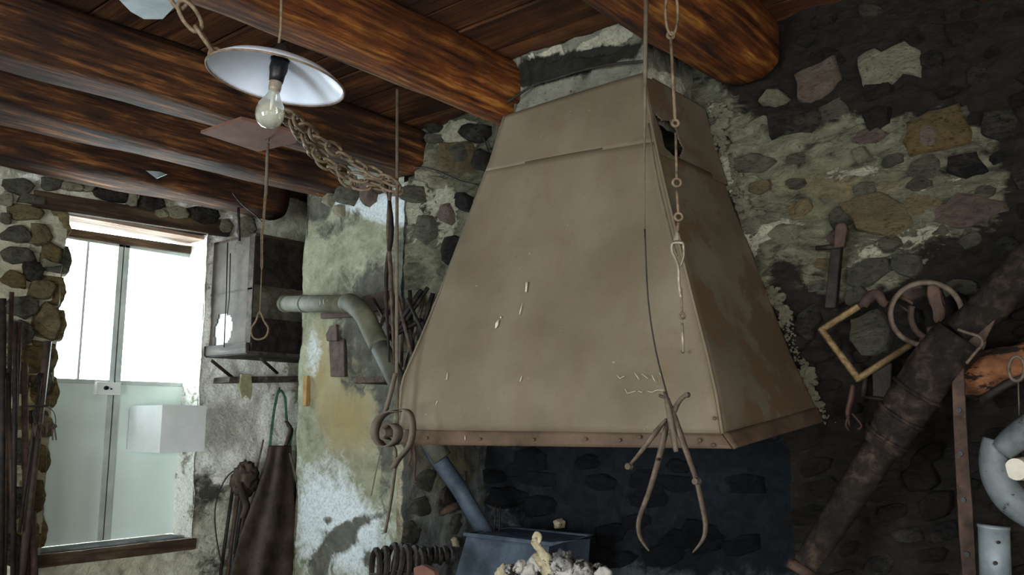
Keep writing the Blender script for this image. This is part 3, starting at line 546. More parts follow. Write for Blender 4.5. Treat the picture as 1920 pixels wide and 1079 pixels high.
# ------------------------------------------------------------------ beams
def beam(label, c0, c1, w0, w1, zb, h, mat, pale, dark, end_round=False, y0=-3.0, y1=YB+.05):
    bm = bmesh.new(); lay = bm.verts.layers.float_color.new('m'); NS, SG = 70, 24; rings = []; sd = R.random()*90
    for i in range(NS+1):
        t_ = i/NS; yy = y0+(y1-y0)*t_; s_ = max(0, (yy-.8)/(y1-.8)); x = c0+(c1-c0)*s_; wd = w0+(w1-w0)*s_; rr = 1.0
        if end_round and yy > y1-.12: rr = math.sqrt(max(.02, 1-((yy-(y1-.12))/.12)**2*.6))
        ring = []
        for k_ in range(SG):
            a = 2*math.pi*k_/SG; cs, sn = math.cos(a), math.sin(a); e = .62
            px_ = math.copysign(abs(cs)**e, cs)*wd/2; pz = math.copysign(abs(sn)**e, sn)*h/2
            q = Vector((cs*1.2+sd, yy*1.3, sn*1.2)); d = 1+noise.fractal(q, .8, 2, 4)*.10
            v_ = bm.verts.new((x+px_*d*rr+noise.noise(Vector((yy*.8, sd, 0)))*.02, yy, zb+h/2+pz*d*rr))
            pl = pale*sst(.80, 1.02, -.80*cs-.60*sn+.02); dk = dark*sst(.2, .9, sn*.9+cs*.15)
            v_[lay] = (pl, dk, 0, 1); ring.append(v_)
        rings.append(ring)
    for a, b in zip(rings, rings[1:]):
        for k_ in range(SG): bm.faces.new((a[k_], a[(k_+1) % SG], b[(k_+1) % SG], b[k_]))
    bm.faces.new(rings[0][::-1]); bm.faces.new(rings[-1])
    return tag(fin('ceiling_beam', bm, mat, None, True), label, 'beam', 'rough log beams under the plank ceiling')
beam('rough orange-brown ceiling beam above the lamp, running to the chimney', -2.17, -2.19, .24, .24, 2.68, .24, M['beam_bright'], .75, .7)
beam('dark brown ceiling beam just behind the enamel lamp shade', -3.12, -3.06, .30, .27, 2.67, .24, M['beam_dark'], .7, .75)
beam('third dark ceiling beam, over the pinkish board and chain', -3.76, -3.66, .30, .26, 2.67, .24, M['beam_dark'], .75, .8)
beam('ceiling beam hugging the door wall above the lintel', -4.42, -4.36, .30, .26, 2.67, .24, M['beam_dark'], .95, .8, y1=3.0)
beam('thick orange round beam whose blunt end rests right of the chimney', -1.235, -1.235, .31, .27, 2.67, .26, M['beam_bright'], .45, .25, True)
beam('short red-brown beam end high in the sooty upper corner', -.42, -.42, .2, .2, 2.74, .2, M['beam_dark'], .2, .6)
tag(box('wood_block', onY(536, 332, 2.80), onY(596, 352, 2.80)-onY(536, 332, 2.80), (0, .12, 0), (0, 0, -.035), M['block'], None, .004, .004), 'small bright orange wood block wedged under the beam end above the corner', 'wood block')

# ------------------------------------------------------------------ door set in the opening
XD = -4.80
door = aabox('door_1', (XD-.06, 1.90, OZ0), (XD-.02, 1.93, 2.50), M['mintframe'], None, .002); door['kind'] = 'structure'
zt = 2.47; zm = 1.665; ym = 2.295; yr = 2.73
def dbox(nm, y0, y1, z0, z1, x0, x1, mat): return aabox(nm, (x0, y0, z0), (x1, y1, z1), mat, door, .002)
dbox('lower_panel', 1.93, ym-.012, OZ0+.012, zm, XD-.03, XD-.01, M['mint']); dbox('lower_panel', ym+.012, yr, OZ0+.012, zm, XD-.03, XD-.01, M['mint'])
dbox('pane', 1.94, 2.09, zm, zt-.03, XD-.022, XD-.018, M['glass']); dbox('pane', 2.10, ym-.03, zm, zt-.03, XD-.022, XD-.018, M['glass']); dbox('pane', ym+.04, yr-.02, zm, zt-.03, XD-.022, XD-.018, M['glass'])
dbox('glazing_bar', 2.088, 2.102, zm, zt-.02, XD-.03, XD-.008, M['whitebox'])
for y0, y1 in ((ym-.032, ym-.004), (ym+.004, ym+.034), (1.93, 1.945), (yr-.022, yr)): dbox('stile', y0, y1, OZ0+.012, zt, XD-.032, XD-.002, M['mintframe'])
dbox('meeting_gap', ym-.0045, ym+.0045, OZ0+.012, zt, XD-.03, XD-.012, M['darkiron'])
for y0, y1 in ((1.93, ym-.004), (ym+.004, yr)): dbox('top_rail', y0, y1, zt-.03, zt, XD-.032, XD-.002, M['mintframe']); dbox('glazing_rail', y0, y1, zm-.012, zm+.012, XD-.032, XD-.004, M['mintframe'])
lock = dbox('lock_case', onX(180, 730, XD+.02).y, onX(226, 730, XD+.02).y, onX(200, 741, XD+.02).z, onX(200, 717, XD+.02).z, XD-.01, XD+.025, M['whitebox'])
def disc(name, c, n, r, th, mat, parent):
    bm = bmesh.new(); bmesh.ops.create_cone(bm, cap_ends=True, segments=20, radius1=r, radius2=r*.9, depth=th)
    rot = Vector((0, 0, 1)).rotation_difference(Vector(n)).to_matrix().to_4x4(); bmesh.ops.transform(bm, matrix=Matrix.Translation(c) @ rot, verts=bm.verts[:])
    o = fin(name, bm, mat, parent); return o
disc('lock_knob', onX(199, 728, XD+.03), (1, 0, 0), .012, .02, M['black'], lock); disc('keyhole', onX(209, 730, XD+.027), (1, 0, 0), .005, .004, M['black'], lock)
h_ = dbox('hinge', onX(335, 920, XD+.02).y, onX(342, 920, XD+.02).y, onX(338, 932, XD+.02).z, onX(338, 908, XD+.02).z, XD-.01, XD+.02, M['whitebox'])
# white metal box on the back of the door
y0 = onX(240, 765, XD).y; pc = onY(305, 760, y0); pe = onX(387, 760, pc.x); zb0 = onY(305, 850, y0).z
mb = empty('letter_box', (XD, y0, zb0), 'white sheet metal letter box on the pale green door', 'letter box')
bm = bmesh.new(); top = pc.z; prof = [(XD, y0+.015), (XD+.06, y0+.002), (XD+.12, y0-.004), (pc.x-.03, y0-.004), (pc.x, y0), (pc.x, pe.y)]
lo_ = [bm.verts.new((a, b, zb0)) for a, b in prof]; hi_ = [bm.verts.new((a, b, top)) for a, b in prof]
for i in range(len(prof)-1): bm.faces.new((lo_[i], lo_[i+1], hi_[i+1], hi_[i]))
o = fin('cover_sheet', bm, M['whitebox'], mb); md = o.modifiers.new('thickness', 'SOLIDIFY'); md.thickness = .003
aabox('back_plate', (XD-.008, y0+.01, zb0+.01), (XD+.002, yr-.02, top-.01), M['mintframe'], mb)
aabox('mounting_rail', (pc.x-.05, y0+.02, zb0+.02), (pc.x-.01, pe.y-.01, zb0+.035), M['mintframe'], mb)
# lintels
tag(box('outer_lintel', onX(62, 388, XL+.02), onX(432, 444, XL+.02)-onX(62, 388, XL+.02), (-.1, 0, 0), (0, 0, .093), M['lintel'], None, .006, .004), 'dark weathered timber lintel over the door opening', 'lintel')
tag(box('inner_lintel', onX(108, 442, -4.79), onX(392, 482, -4.79)-onX(108, 442, -4.79), (-.06, 0, 0), (0, 0, .05), M['oldwood'], None, .005, .003), 'thin brown inner lintel board directly above the door frame', 'lintel')
p0, p1 = onX(118, 402, XL-.03), onX(432, 458, XL-.03)
tag(slab('soffit_board', [p0, p1, Vector((-4.86, p1.y, p1.z+.0)), Vector((-4.86, p0.y, p0.z))], (0, 0, .02), M['reveal']), 'pale pinkish board lining the underside of the door lintel', 'board')

# ------------------------------------------------------------------ chain building
def link_mesh(name, L, W, r, mat, seg=7, n=18):
    pts = []
    for i in range(n):
        a = 2*math.pi*i/n; pts.append((W/2*math.copysign(abs(math.cos(a))**.8, math.cos(a)), 0, L/2*math.sin(a)))
    bm = tube_bm(bmesh.new(), pts, r, seg, True); me = bpy.data.meshes.new(name); bmesh.ops.recalc_face_normals(bm, faces=bm.faces[:]); bm.to_mesh(me); bm.free()
    for p in me.polygons: p.use_smooth = True
    me.materials.append(mat); return me
def chain(name, label, path, L, W, r, mat, cat='chain', group=None, jitter=.2, swing=0.0):
    path = [Vector(p) for p in path]; e = empty(name, path[0], label, cat, group); me = link_mesh('link', L, W, r, mat)
    d = 0; pitch = L-2*r*1.15; total = sum((b-a).length for a, b in zip(path, path[1:])); k_ = 0
    def at(s):
        for a, b in zip(path, path[1:]):
            l = (b-a).length
            if s <= l: return a.lerp(b, s/l), (b-a).normalized()
            s -= l
        return path[-1], (path[-1]-path[-2]).normalized()
    while d+L/2 < total:
        c_, t_ = at(d+L/2); o = bpy.data.objects.new('link', me); COL.objects.link(o); o.parent = e
        q = Vector((0, 0, 1)).rotation_difference(t_) @ __import__('mathutils').Quaternion((0, 0, 1), (math.pi/2)*(k_ % 2)+.5+R.uniform(-jitter, jitter))
        o.matrix_local = Matrix.Translation(c_-e.location) @ q.to_matrix().to_4x4(); d += pitch; k_ += 1
    return e
# heavy chain slung from the ceiling, passing behind the lamp
chain('heavy_chain', 'heavy rusty chain hanging from the ceiling above the lamp shade', [onY(318, -30, 1.15), onY(350, 20, 1.18), onY(385, 75, 1.24), onY(420, 125, 1.3), onY(480, 170, 1.4)], .092, .046, .0068, M['chain'])
for i, (dx, dy, lab) in enumerate([(0, 0, 'rusty chain strand below the bulb, topmost of the sagging bundle'), (-14, 22, 'rusty chain strand in the middle of the sagging bundle below the bulb'), (-6, 40, 'rusty chain strand lowest in the sagging bundle, over the wall stones')]):
    chain('rusty_chain', lab, [onY(535+dx*.3, 205+dy*.3, 1.55+.06*i), onY(600+dx, 262+dy*.8, 1.8+.07*i), onY(665+dx, 305+dy, 1.98+.07*i), onY(742, 345+dy*.3, 2.1+.07*i)], .078, .040, .0060, M['chain'], group='rusty chain strands from lamp to the hanging rods')

# ------------------------------------------------------------------ pendant lamp
lc = onY(520, 140, 1.1); lamp = empty('pendant_lamp', lc, 'pendant lamp with a wide white enamel shade and clear bulb', 'lamp')
rgt = Vector((math.cos(YAW), math.sin(YAW), 0)); vw = Vector((-math.sin(YAW), math.cos(YAW), 0))
tilt = Matrix.Rotation(math.radians(8), 3, vw)  # right side down
tiltf = Matrix.Rotation(math.radians(0), 3, rgt) @ tilt
def lampobj(name, prof, mat, seg=40, pre=Matrix()):
    bm = lathe_bm(bmesh.new(), prof, seg); o = fin(name, bm, mat, None, True); o.parent = lamp; o.matrix_local = tiltf.to_4x4() @ pre; return o
RL = .157
prof = [(.022, .040), (.05, .036), (.09, .026), (.13, .010), (.150, -.004), (RL, -.012)]
s_ = lampobj('lamp_shade', prof+[(r_, z-.003) for r_, z in prof[::-1]], M['enamel'])
rim = lampobj('shade_rim', [(RL+.0025*math.cos(a), -.013+.0025*math.sin(a)) for a in [2*math.pi*i/8 for i in range(9)]], M['chain']); 
rim.parent = s_; rim.matrix_local = Matrix()
lampobj('shade_collar', [(.001, .075), (.014, .072), (.020, .055), (.024, .036)], M['darkiron'])
sk = lampobj('socket', [(.001, .05), (.019, .048), (.021, .012), (.018, 0), (.016, -.018), (.001, -.018)], M['black'], 24)
lampobj('socket_ring', [(.0135, -.016), (.0145, -.020), (.0145, -.034), (.013, -.042), (.001, -.042)], M['lightiron'], 24)
lampobj('bulb', [(.0125, -.038), (.014, -.048), (.020, -.060), (.029, -.074), (.0335, -.090), (.0325, -.105), (.026, -.119), (.014, -.128), (.001, -.131)], M['bulb'], 28)
lampobj('bulb_stem', [(.001, -.042), (.005, -.045), (.004, -.07), (.002, -.085), (.001, -.086)], M['whitebox'], 10)
tube('cord', [onY(528, -40, 1.1), onY(527, 50, 1.1), lc+Vector((0, 0, .07))], .0035, M['rope'], lamp, 6)
# galvanised sheet at the ceiling
pts = [(170, -55), (245, 22), (270, 36), (305, 36), (338, 2), (330, -60)]
tag(slab('metal_sheet', [onZ(x, yy, 2.66) for x, yy in pts], (0, 0, .004), M['greymetal']), 'torn grey galvanised sheet under the ceiling, upper left', 'metal sheet')
pts = [(376, 250), (452, 224), (560, 250), (555, 268), (484, 285)]
tag(slab('ceiling_board', [onZ(x, yy, 2.62) for x, yy in pts], (0, 0, .012), M['board']), 'flat pinkish brown board resting below the beams behind the bulb', 'board')
tag(slab('metal_scrap', [onY(x, yy, 2.1) for x, yy in [(273, 320), (293, 335), (312, 327), (300, 322)]], (0, .004, 0), M['greymetal']), 'small grey metal scrap hooked on the beam above the lintel', 'metal scrap')

# ------------------------------------------------------------------ bellows pull (rod, wire, loop)
PY = 2.0
pull = empty('bellows_pull', onY(503, 258, PY), 'long bellows pull of rod, twisted wire and ring in front of the wall box', 'bellows pull')
tube('pull_rod', [onY(503, 252, PY), onY(501, 300, PY), onY(499, 365, PY)], [.006, .007, .007], M['brownrod'], pull, 8)
tube('rod_hook', [onY(x, yy, PY) for x, yy in [(486, 258), (496, 262), (503, 268), (510, 262)]], .003, M['rope'], pull, 6, sm=3)
for a, b in (((498, 362), (494, 418)), ((495, 412), (491, 440)), ((491, 436), (491, 505))):
    pa, pb = onY(*a, PY), onY(*b, PY); L = (pb-pa).length; W = .022; side = Vector((1, 0, 0)).cross((pb-pa).normalized()).normalized().cross((pb-pa).normalized()); c_ = (pa+pb)/2; up = (pb-pa)/2
    tube('eye_link', [c_+up*math.sin(t_)+rgt*W*.35*math.copysign(abs(math.cos(t_))**1.0, math.cos(t_))*(.35+.65*abs(math.sin(t_))**3) for t_ in [2*math.pi*i/20 for i in range(20)]], .0028, M['rope'], pull, 6, True)
tube('wire_strand', [onY(491, 500, PY), onY(489, 550, PY), onY(487, 590, PY)], .003, M['rope'], pull, 6)
tube('pull_ring', [onY(x, yy, PY) for x, yy in [(487, 585), (480, 602), (471, 617), (474, 632), (484, 637), (498, 632), (503, 616), (495, 602)]], .0042, M['rope'], pull, 7, True, sm=4)

# ------------------------------------------------------------------ long hanging rods and strap left of the hood
RY = 2.1
tag(tube('hanging_rod', [onY(745, 168, RY), onY(744, 500, RY), onY(744, 700, RY), onY(745, 835, RY)], .0062, M['brownrod'], None, 8), 'tall brown rod hanging from the ceiling at the left edge of the hood', 'rod')
for i, (x0, x1, lab) in enumerate([(733, 728, 'thick twisted hanger strip just left of the tall brown rod'), (724, 735, 'dark hanger strip, outer one left of the tall brown rod')]):
    tag(tube('hanging_strip', [onY(x0, 335, RY+.06), onY(x1, 430, RY+.06), onY(x0, 520, RY+.06), onY(x0+6, 680, RY+.06)], [.008, .011, .011, .005], M['iron'] if i == 0 else M['darkiron'], None, 8, flat=.5, sm=4), lab, 'iron strip', 'hanger strips beside the tall brown rod')
tube_pts = [(745, 772), (722, 776), (706, 795), (706, 822), (722, 838), (742, 828), (746, 806), (734, 795), (722, 804), (722, 822), (732, 826)]
st = empty('leather_strap', onY(745, 770, RY-.04), 'coiled brown leather strap hooked over the rod at the hood corner', 'strap')
def ribbon(name, pts, wd, mat, parent, sm=5, th=.003, wdir=None):
    pts = smoothpts(pts, sm); bm = bmesh.new(); A = []; wv = Vector(wdir or (0, 1, 0))*wd
    for i, p in enumerate(pts):
        t_ = (pts[min(i+1, len(pts)-1)]-pts[max(i-1, 0)]).normalized(); n_ = t_.cross(wv).normalized()*th
        A.append([bm.verts.new(p-wv/2-n_/2), bm.verts.new(p+wv/2-n_/2), bm.verts.new(p+wv/2+n_/2), bm.verts.new(p-wv/2+n_/2)])
    for a, b in zip(A, A[1:]):
        for q in range(4): bm.faces.new((a[q], a[(q+1) % 4], b[(q+1) % 4], b[q]))
    bm.faces.new(A[0]); bm.faces.new(A[-1][::-1]); return fin(name, bm, mat, parent, True)
ribbon('strap_coil', [onY(x, yy, RY-.05) for x, yy in tube_pts], .045, M['strap'], st)
ribbon('strap_band', [onY(x, yy, RY-.06) for x, yy in [(722, 776), (745, 768), (766, 772), (774, 800), (768, 835), (745, 865), (738, 878)]], .03, M['strap'], st)
ribbon('strap_end', [onY(x, yy, RY-.03) for x, yy in [(724, 836), (742, 845), (736, 920), (722, 1000)]], .012, M['strap'], st)
tube('thin_lace', [onY(x, yy, RY-.02) for x, yy in [(716, 836), (706, 880), (696, 930)]], .0025, M['strap'], st, 5)
disc('coil_core', onY(728, 812, RY-.05), (0, -1, 0), .016, .05, M['strap'], st)
ribbon('upper_loop', [onY(x, yy, RY-.05) for x, yy in [(742, 700), (732, 740), (722, 776)]], .02, M['strap'], st)

# ------------------------------------------------------------------ wall box with its shelf
BX = -4.18; BY = 2.75
def BF(px, py, off=0): return onY(px, py, BY+off)
bc = empty('wall_cabinet', (BX, BY, 1.85), 'tall grey-brown wooden wall box in the corner beside the door', 'cabinet')
HO = [(412, 590), (422, 588), (434, 594), (437, 612), (430, 640), (418, 648), (403, 648), (402, 618)]
zt_, zb_ = 2.50, 1.885
bm = bmesh.new(); NU, NV = 34, 46; g_ = {}
for j in range(NV+1):
    for i in range(NU+1): g_[i, j] = bm.verts.new((XL+.0+(BX-XL)*i/NU, BY, zb_+(zt_-zb_)*j/NV))
for j in range(NV):
    for i in range(NU):
        c_ = (g_[i, j].co+g_[i+1, j+1].co)/2
        if not inpoly(project(c_), HO): bm.faces.new((g_[i, j], g_[i+1, j], g_[i+1, j+1], g_[i, j+1]))
for v_ in [v_ for v_ in bm.verts if not v_.link_faces]: bm.verts.remove(v_)
M['boxfront'] = simple('grey_brown_board', srgb(66, 60, 54), srgb(94, 87, 79), 6, .8, 0, .2, (srgb(60, 54, 50), 9, .6))
o = fin('front_panel', bm, M['boxfront'], bc); md = o.modifiers.new('thickness', 'SOLIDIFY'); md.thickness = .006; md.offset = 0
aabox('front_batten', (XL, BY-.006, 2.19), (BX, BY-.003, 2.20), M['greyboard'], bc, 0)
aabox('daylight_panel', (XL+.03, BY+.006, 1.87), (BX-.1, BY+.010, 2.16), M['whitebox'], bc, 0)  # added white panel, stands in for daylight seen through the hole
aabox('corner_stile', (BX-.05, BY-.006, zb_), (BX+.003, BY-.001, zt_), M['lintel'], bc, .001)
aabox('upper_side_board', (BX-.006, BY, 2.22), (BX+.006, YR-.06, zt_), M['darkiron'], bc, .002); aabox('lower_side_board', (BX-.006, BY, 1.84), (BX+.01, YR-.04, 2.03), M['darkiron'], bc, .002)
aabox('top_board', (XL, BY-.005, zt_), (BX+.01, YR-.02, zt_+.015), M['lintel'], bc, .002)
aabox('bottom_board', (XL-.0, BY-.02, 1.82), (BX+.0, YR-.05, 1.84), M['greyboard'], bc, .002)
aabox('tray_front', (XL, BY-.03, 1.825), (BX, BY-.008, 1.885), M['greyboard'], bc, .003, .002)
tube('hanger_rod', [BF(427, 455, -.04), BF(424, 560, -.04), BF(420, 652, -.04)], .0038, M['black'], bc, 6)
tube('second_hanger_rod', [BF(432, 475, -.035), BF(430, 560, -.035), BF(426, 590, -.035)], .003, M['black'], bc, 6)
tube('stay', [onX(396, 676, -4.5), onX(440, 712, -4.56)], .011, M['lintel'], bc, 4); tube('stay', [onX(488, 672, -4.25), onX(520, 700, -4.35)], .011, M['lintel'], bc, 4)
tag(tube('iron_prop', [onY(447, 385, 2.7), onY(449, 452, 2.72)], .009, M['darkiron'], None, 4), 'short black iron prop between beam and top of the wall box', 'iron prop')
tag(tube('slack_wire', [onY(x, yy, 2.2) for x, yy in [(436, 362), (452, 382), (472, 398), (492, 416)]], .003, M['wire'], sm=3), 'slack dark wire tied from the beam to the bellows pull', 'wire')
# lower shelf and cloth
sa = onX(432, 716, -4.5); sb = onX(570, 712, -4.5)
shelf = tag(box('wall_shelf', onX(430, 718, -4.42), onX(572, 716, -4.42)-onX(430, 718, -4.42), (-.17, 0, 0), (0, 0, .035), M['greyboard'], None, .004, .003), 'narrow grey plank shelf below the wall box', 'shelf')
ribbon_pts = [(458, 700), (462, 720), (455, 740), (462, 756)]
rg = bmesh.new(); 
cloth = [onX(x, yy, -4.40) for x, yy in [(450, 702), (470, 702), (472, 730), (468, 752), (460, 738), (452, 750), (446, 728)]]
tag(slab('rag', cloth, (.012, .0, 0), M['rag'], None, .004), 'pale green rag hanging over the edge of the plank shelf', 'rag')
tag(box('yellow_stick', onY(566, 762, YB-.03), (.035, 0, 0), (0, .035, 0), (.0, 0, .16), M['ochrewood'], None, .003, .002), 'short worn yellow wood piece at the corner below the plank shelf', 'wood piece')

# ------------------------------------------------------------------ grey-green duct pipe
dp = empty('air_pipe', onY(540, 570, 2.9), 'dusty grey-green elbow air pipe from wall box down behind the hood', 'pipe')
pp = [onY(536, 570, 2.86), onY(600, 570, 2.72), onY(660, 570, 2.6), onY(682, 590, 2.56), onY(712, 650, 2.55), onY(748, 722, 2.56), onY(800, 815, 2.6)]
tube('pipe_run', [pp[0], pp[0].lerp(pp[1], .98), pp[1].lerp(pp[2], .9)], .045, M['pipegreen'], dp, 20)
tube('pipe_elbow', [pp[1].lerp(pp[2], .85), pp[2], pp[3], pp[3].lerp(pp[4], .5), pp[4]], .046, M['pipegreen'], dp, 20, sm=5)
tube('pipe_drop', [pp[4].lerp(pp[3], .1), pp[5], pp[6], onY(830, 860, 2.64)], .043, M['pipedark'], dp, 20)
tube('pipe_flange', [pp[0].lerp(pp[1], -.02), pp[0].lerp(pp[1], .06)], .05, M['pipegreen'], dp, 20)
tube('joint_band', [pp[0].lerp(pp[1], .56), pp[0].lerp(pp[1], .62)], .048, M['pipegreen'], dp, 20)
for a, b in (((600, 563), (600, 572)), ((606, 562), (607, 571)), ((613, 563), (614, 571)), ((620, 562), (626, 570)), ((634, 560), (636, 568)), ((640, 562), (640, 570))):
    tube('chalk_mark', [onY(*a, 2.62), onY(*b, 2.62)], .0016, M['chalk'], dp, 5)
# shelf bracket box and dark tools left of the hood
tag(box('wood_plate', onY(678, 590, 2.80), onY(726, 578, 2.80)-onY(678, 590, 2.80), (0, .05, 0), (0, 0, .09), M['rust'], None, .004, .003), 'rusty brown wooden plate on the wall behind the pipe elbow', 'wooden plate')
tag(box('wall_rail', onY(600, 598, 2.82), onY(725, 590, 2.82)-onY(600, 598, 2.82), (0, .04, 0), (0, 0, .028), M['rust'], None, .003, .003), 'thin rust-brown rail fixed under the air pipe', 'rail')
bars = [((700, 640), (735, 560), .011), ((712, 655), (790, 545), .012), ((735, 640), (802, 540), .010), ((752, 690), (756, 560), .009), ((775, 690), (768, 545), .011), ((764, 560), (800, 640), .008), ((742, 545), (778, 690), .009), ((720, 640), (790, 600), .010), ((785, 640), (812, 550), .012), ((756, 700), (795, 560), .008), ((700, 560), (745, 640), .007)]
labs = ['lowest-left dark iron bar leaning beside the pipe elbow', 'long dark iron bar slanting up behind the tall brown rod', 'dark iron bar slanting up toward the hood edge', 'upright dark iron bar just right of the tall brown rod', 'upright dark bar against the hood side', 'thin dark bar crossing down toward the hood', 'thin dark bar crossing steeply behind the tall brown rod', 'nearly level dark bar crossing the tool bundle', 'dark bar tucked closest to the hood edge, near its middle', 'thin slanting dark bar low in the bundle beside the hood', 'short thin dark bar above the pipe elbow']
for i, (a, b, r_) in enumerate(bars):
    tag(tube('iron_bar', [onY(*a, 2.66+.02*(i % 5)), onY(*b, 2.68+.02*(i % 5))], r_, M['darkiron'] if i % 3 else M['iron'], None, 6), labs[i], 'iron bar', 'dark iron bars stacked left of the hood')
tag(aabox('tool_ledge', (-3.1, 2.6, onY(780, 705, 2.7).z-.03), (-2.6, 2.88, onY(780, 705, 2.7).z), M['lintel'], None, .004), 'dark ledge carrying iron bars behind the hood edge', 'ledge')
# rusty latch plate on the pillar
lp = empty('latch_plate', onY(632, 700, YB), 'dark rusty latch plate with a short tongue on the pale pillar', 'latch plate')
slab('plate', [onY(x, yy, YB-.03) for x, yy in [(616, 636), (644, 636), (646, 707), (619, 707)]], (0, .015, 0), M['rust'], lp, .003); slab('tongue', [onY(x, yy, YB-.045) for x, yy in [(618, 612), (630, 608), (632, 640), (612, 640), (610, 628)]], (0, .02, 0), M['rust'], lp, .003)

# ------------------------------------------------------------------ apron, rods and bars on the door wall, near the corner
AX = -4.5
apr = empty('leather_apron', onX(520, 735, AX), 'long brown leather apron hanging on green straps in the corner', 'apron')
rowsA = [(835, 503, 548), (860, 500, 545), (900, 488, 550), (950, 470, 553), (1000, 450, 556), (1050, 438, 552), (1100, 428, 548), (1160, 424, 544)]
bm = bmesh.new(); A = []
for k_, (py, x0, x1) in enumerate(rowsA):
    ring = []
    for i in range(15):
        s_ = i/14; ring.append(bm.verts.new(onX(x0+(x1-x0)*s_, py, AX+.02+.018*math.sin(s_*13+k_*.25)*(.4+.6*k_/7)+.03*math.sin(math.pi*s_))))
    A.append(ring)
for a, b in zip(A, A[1:]):
    for i in range(14): bm.faces.new((a[i], a[i+1], b[i+1], b[i]))
o = fin('apron_body', bm, M['leather'], apr, True); md = o.modifiers.new('thickness', 'SOLIDIFY'); md.thickness = .004; md = o.modifiers.new('smooth', 'SUBSURF'); md.levels = md.render_levels = 1
ribbon('apron_strap', [onX(x, yy, AX+.01) for x, yy in [(506, 838), (510, 800), (516, 760), (524, 732), (534, 745), (537, 780), (540, 800), (548, 806), (543, 838)]], .022, M['greenstrap'], apr, wdir=(.5, .5, 0))
ribbon('apron_bib', [onX(x, yy, AX+.02) for x, yy in [(536, 790), (545, 805), (538, 830), (532, 850)]], .03, M['leather'], apr, wdir=(0, 1, 0))
tube('hook', [onX(524, 728, AX+.02), onX(524, 736, -4.6)], .005, M['darkiron'], apr, 6)
rods = [((438, 905), (412, 1090), .010, 'darkiron'), ((450, 890), (424, 1100), .011, 'rust'), ((462, 885), (440, 1040), .009, 'darkiron'), ((446, 930), (430, 1110), .012, 'greymetal'), ((494, 825), (478, 900), .005, 'iron'), ((474, 880), (450, 1000), .010, 'rust'), ((540, 885), (552, 1010), .010, 'darkiron'), ((532, 900), (545, 1000), .008, 'rust'), ((556, 905), (548, 1005), .008, 'darkiron')]
rl = ['dark iron rod, outermost left of the leather apron', 'rust-brown rod second from the outside, left of the apron', 'short dark rod high beside the apron edge', 'grey metal rod low to the left of the apron', 'thin rod end sticking up above the apron shoulder', 'rust-brown rod tucked against the apron edge', 'dark rod hanging right of the apron', 'short rust-brown rod half behind the apron', 'dark rod nearest the corner, right of the apron']
for i, (a, b, r_, mt) in enumerate(rods):
    tag(tube('iron_rod', [onX(*a, -4.56+.012*(i % 3)), onX(*b, -4.56+.012*(i % 3))], r_, M[mt], None, 7), rl[i], 'iron rod', 'iron rods beside the leather apron')
tag(tube('wooden_stick', [onX(543, 850, -4.47), onX(556, 900, -4.47), onX(569, 948, -4.47)], [.007, .009, .008], M['brownrod'], None, 8), 'slim reddish wooden handle slanting out right of the apron', 'handle')
tag(tube('wire_loop', [onX(x, yy, -4.54) for x, yy in [(452, 878), (430, 890), (412, 920), (403, 960), (406, 1010), (416, 1060)]], .004, M['wire'], sm=5), 'dark wire bowed out to the left of the iron rods', 'wire')
clp = empty('cloth_bundle', onX(460, 890, -4.52), 'crumpled grey-brown cloth bundle on top of the iron rods', 'cloth')
bm = bmesh.new(); bmesh.ops.create_icosphere(bm, subdivisions=4, radius=1)
c_ = onX(460, 900, -4.53)
for v_ in bm.verts:
    d = 1+noise.fractal(v_.co*2.4, .8, 2, 4)*.35; v_.co = c_+Vector((v_.co.x*.04*d, v_.co.y*.085*d, v_.co.z*.10*d))
fin('cloth_folds', bm, M['leather'], clp, True)
ribbon('cloth_tail', [onX(x, yy, -4.48) for x, yy in [(448, 905), (456, 930), (462, 950), (456, 972)]], .05, M['leather'], clp)

# ------------------------------------------------------------------ bars leaning on the wall left of the door
lb = [((22, 548), (8, 1090), .011), ((38, 600), (20, 1000), .011), ((30, 605), (24, 1090), .012), ((46, 680), (50, 1090), .016), ((90, 640), (40, 1085), .020), ((6, 560), (2, 1090), .015), ((60, 960), (64, 1090), .020), ((12, 700), (30, 1090), .013), ((78, 700), (36, 1000), .008)]
ll = ['tallest thin dark iron bar at the photo edge left of the door', 'thin bar second tallest, beside the tallest one left of the door', 'dark bar standing close behind the second tallest bar left of the door', 'thick short upright bar under the key bunch, left of the door', 'broad dark timber strip leaning diagonally along the door jamb', 'thick dark bar cut by the left photo edge', 'short stout bar at the foot of the door jamb', 'slightly slanted bar low by the left photo edge', 'slim bar lying along the diagonal timber strip by the jamb']
for i, (a, b, r_) in enumerate(lb):
    tag(tube('leaning_bar', [onX(*a, -4.52+.02*(i % 3)), onX(*b, -4.50+.02*(i % 3))], r_, M[('rust', 'leather', 'darkiron')[i % 3]], None, 6, flat=.7), ll[i], 'bar', 'bars leaning on the wall left of the door')
# bunch on a wire hoop
KY = -4.44
kb = empty('key_bunch', onX(85, 760, KY), 'bunch of small rusty keys on a wire hoop at the door jamb', 'key bunch')
tube('wire_hoop', [onX(x, yy, KY) for x, yy in [(66, 790), (62, 775), (70, 766), (90, 764), (102, 776), (104, 795), (96, 808), (78, 812)]], .0022, M['wire'], kb, 6, True, sm=4)
box('bracket', onX(58, 764, KY), onX(93, 762, KY)-onX(58, 764, KY), (-.04, 0, 0), (0, 0, .008), M['darkiron'], kb, .001)
for i in range(12):
    x = 62+i*3.6; yy = 797+4*math.sin(i*1.3)-abs(i-9)*.3; a = onX(x, yy, KY+.01*(i % 3)); b = onX(x+R.uniform(-6, 4), yy+R.uniform(16, 30), KY+.01*(i % 3)); kk = tube('key', [a, b], [.0045, .003], M['rust'], kb, 6)
disc('tag_disc', onX(102, 800, KY+.02), (1, -.5, 0), .012, .006, M['darkiron'], kb)

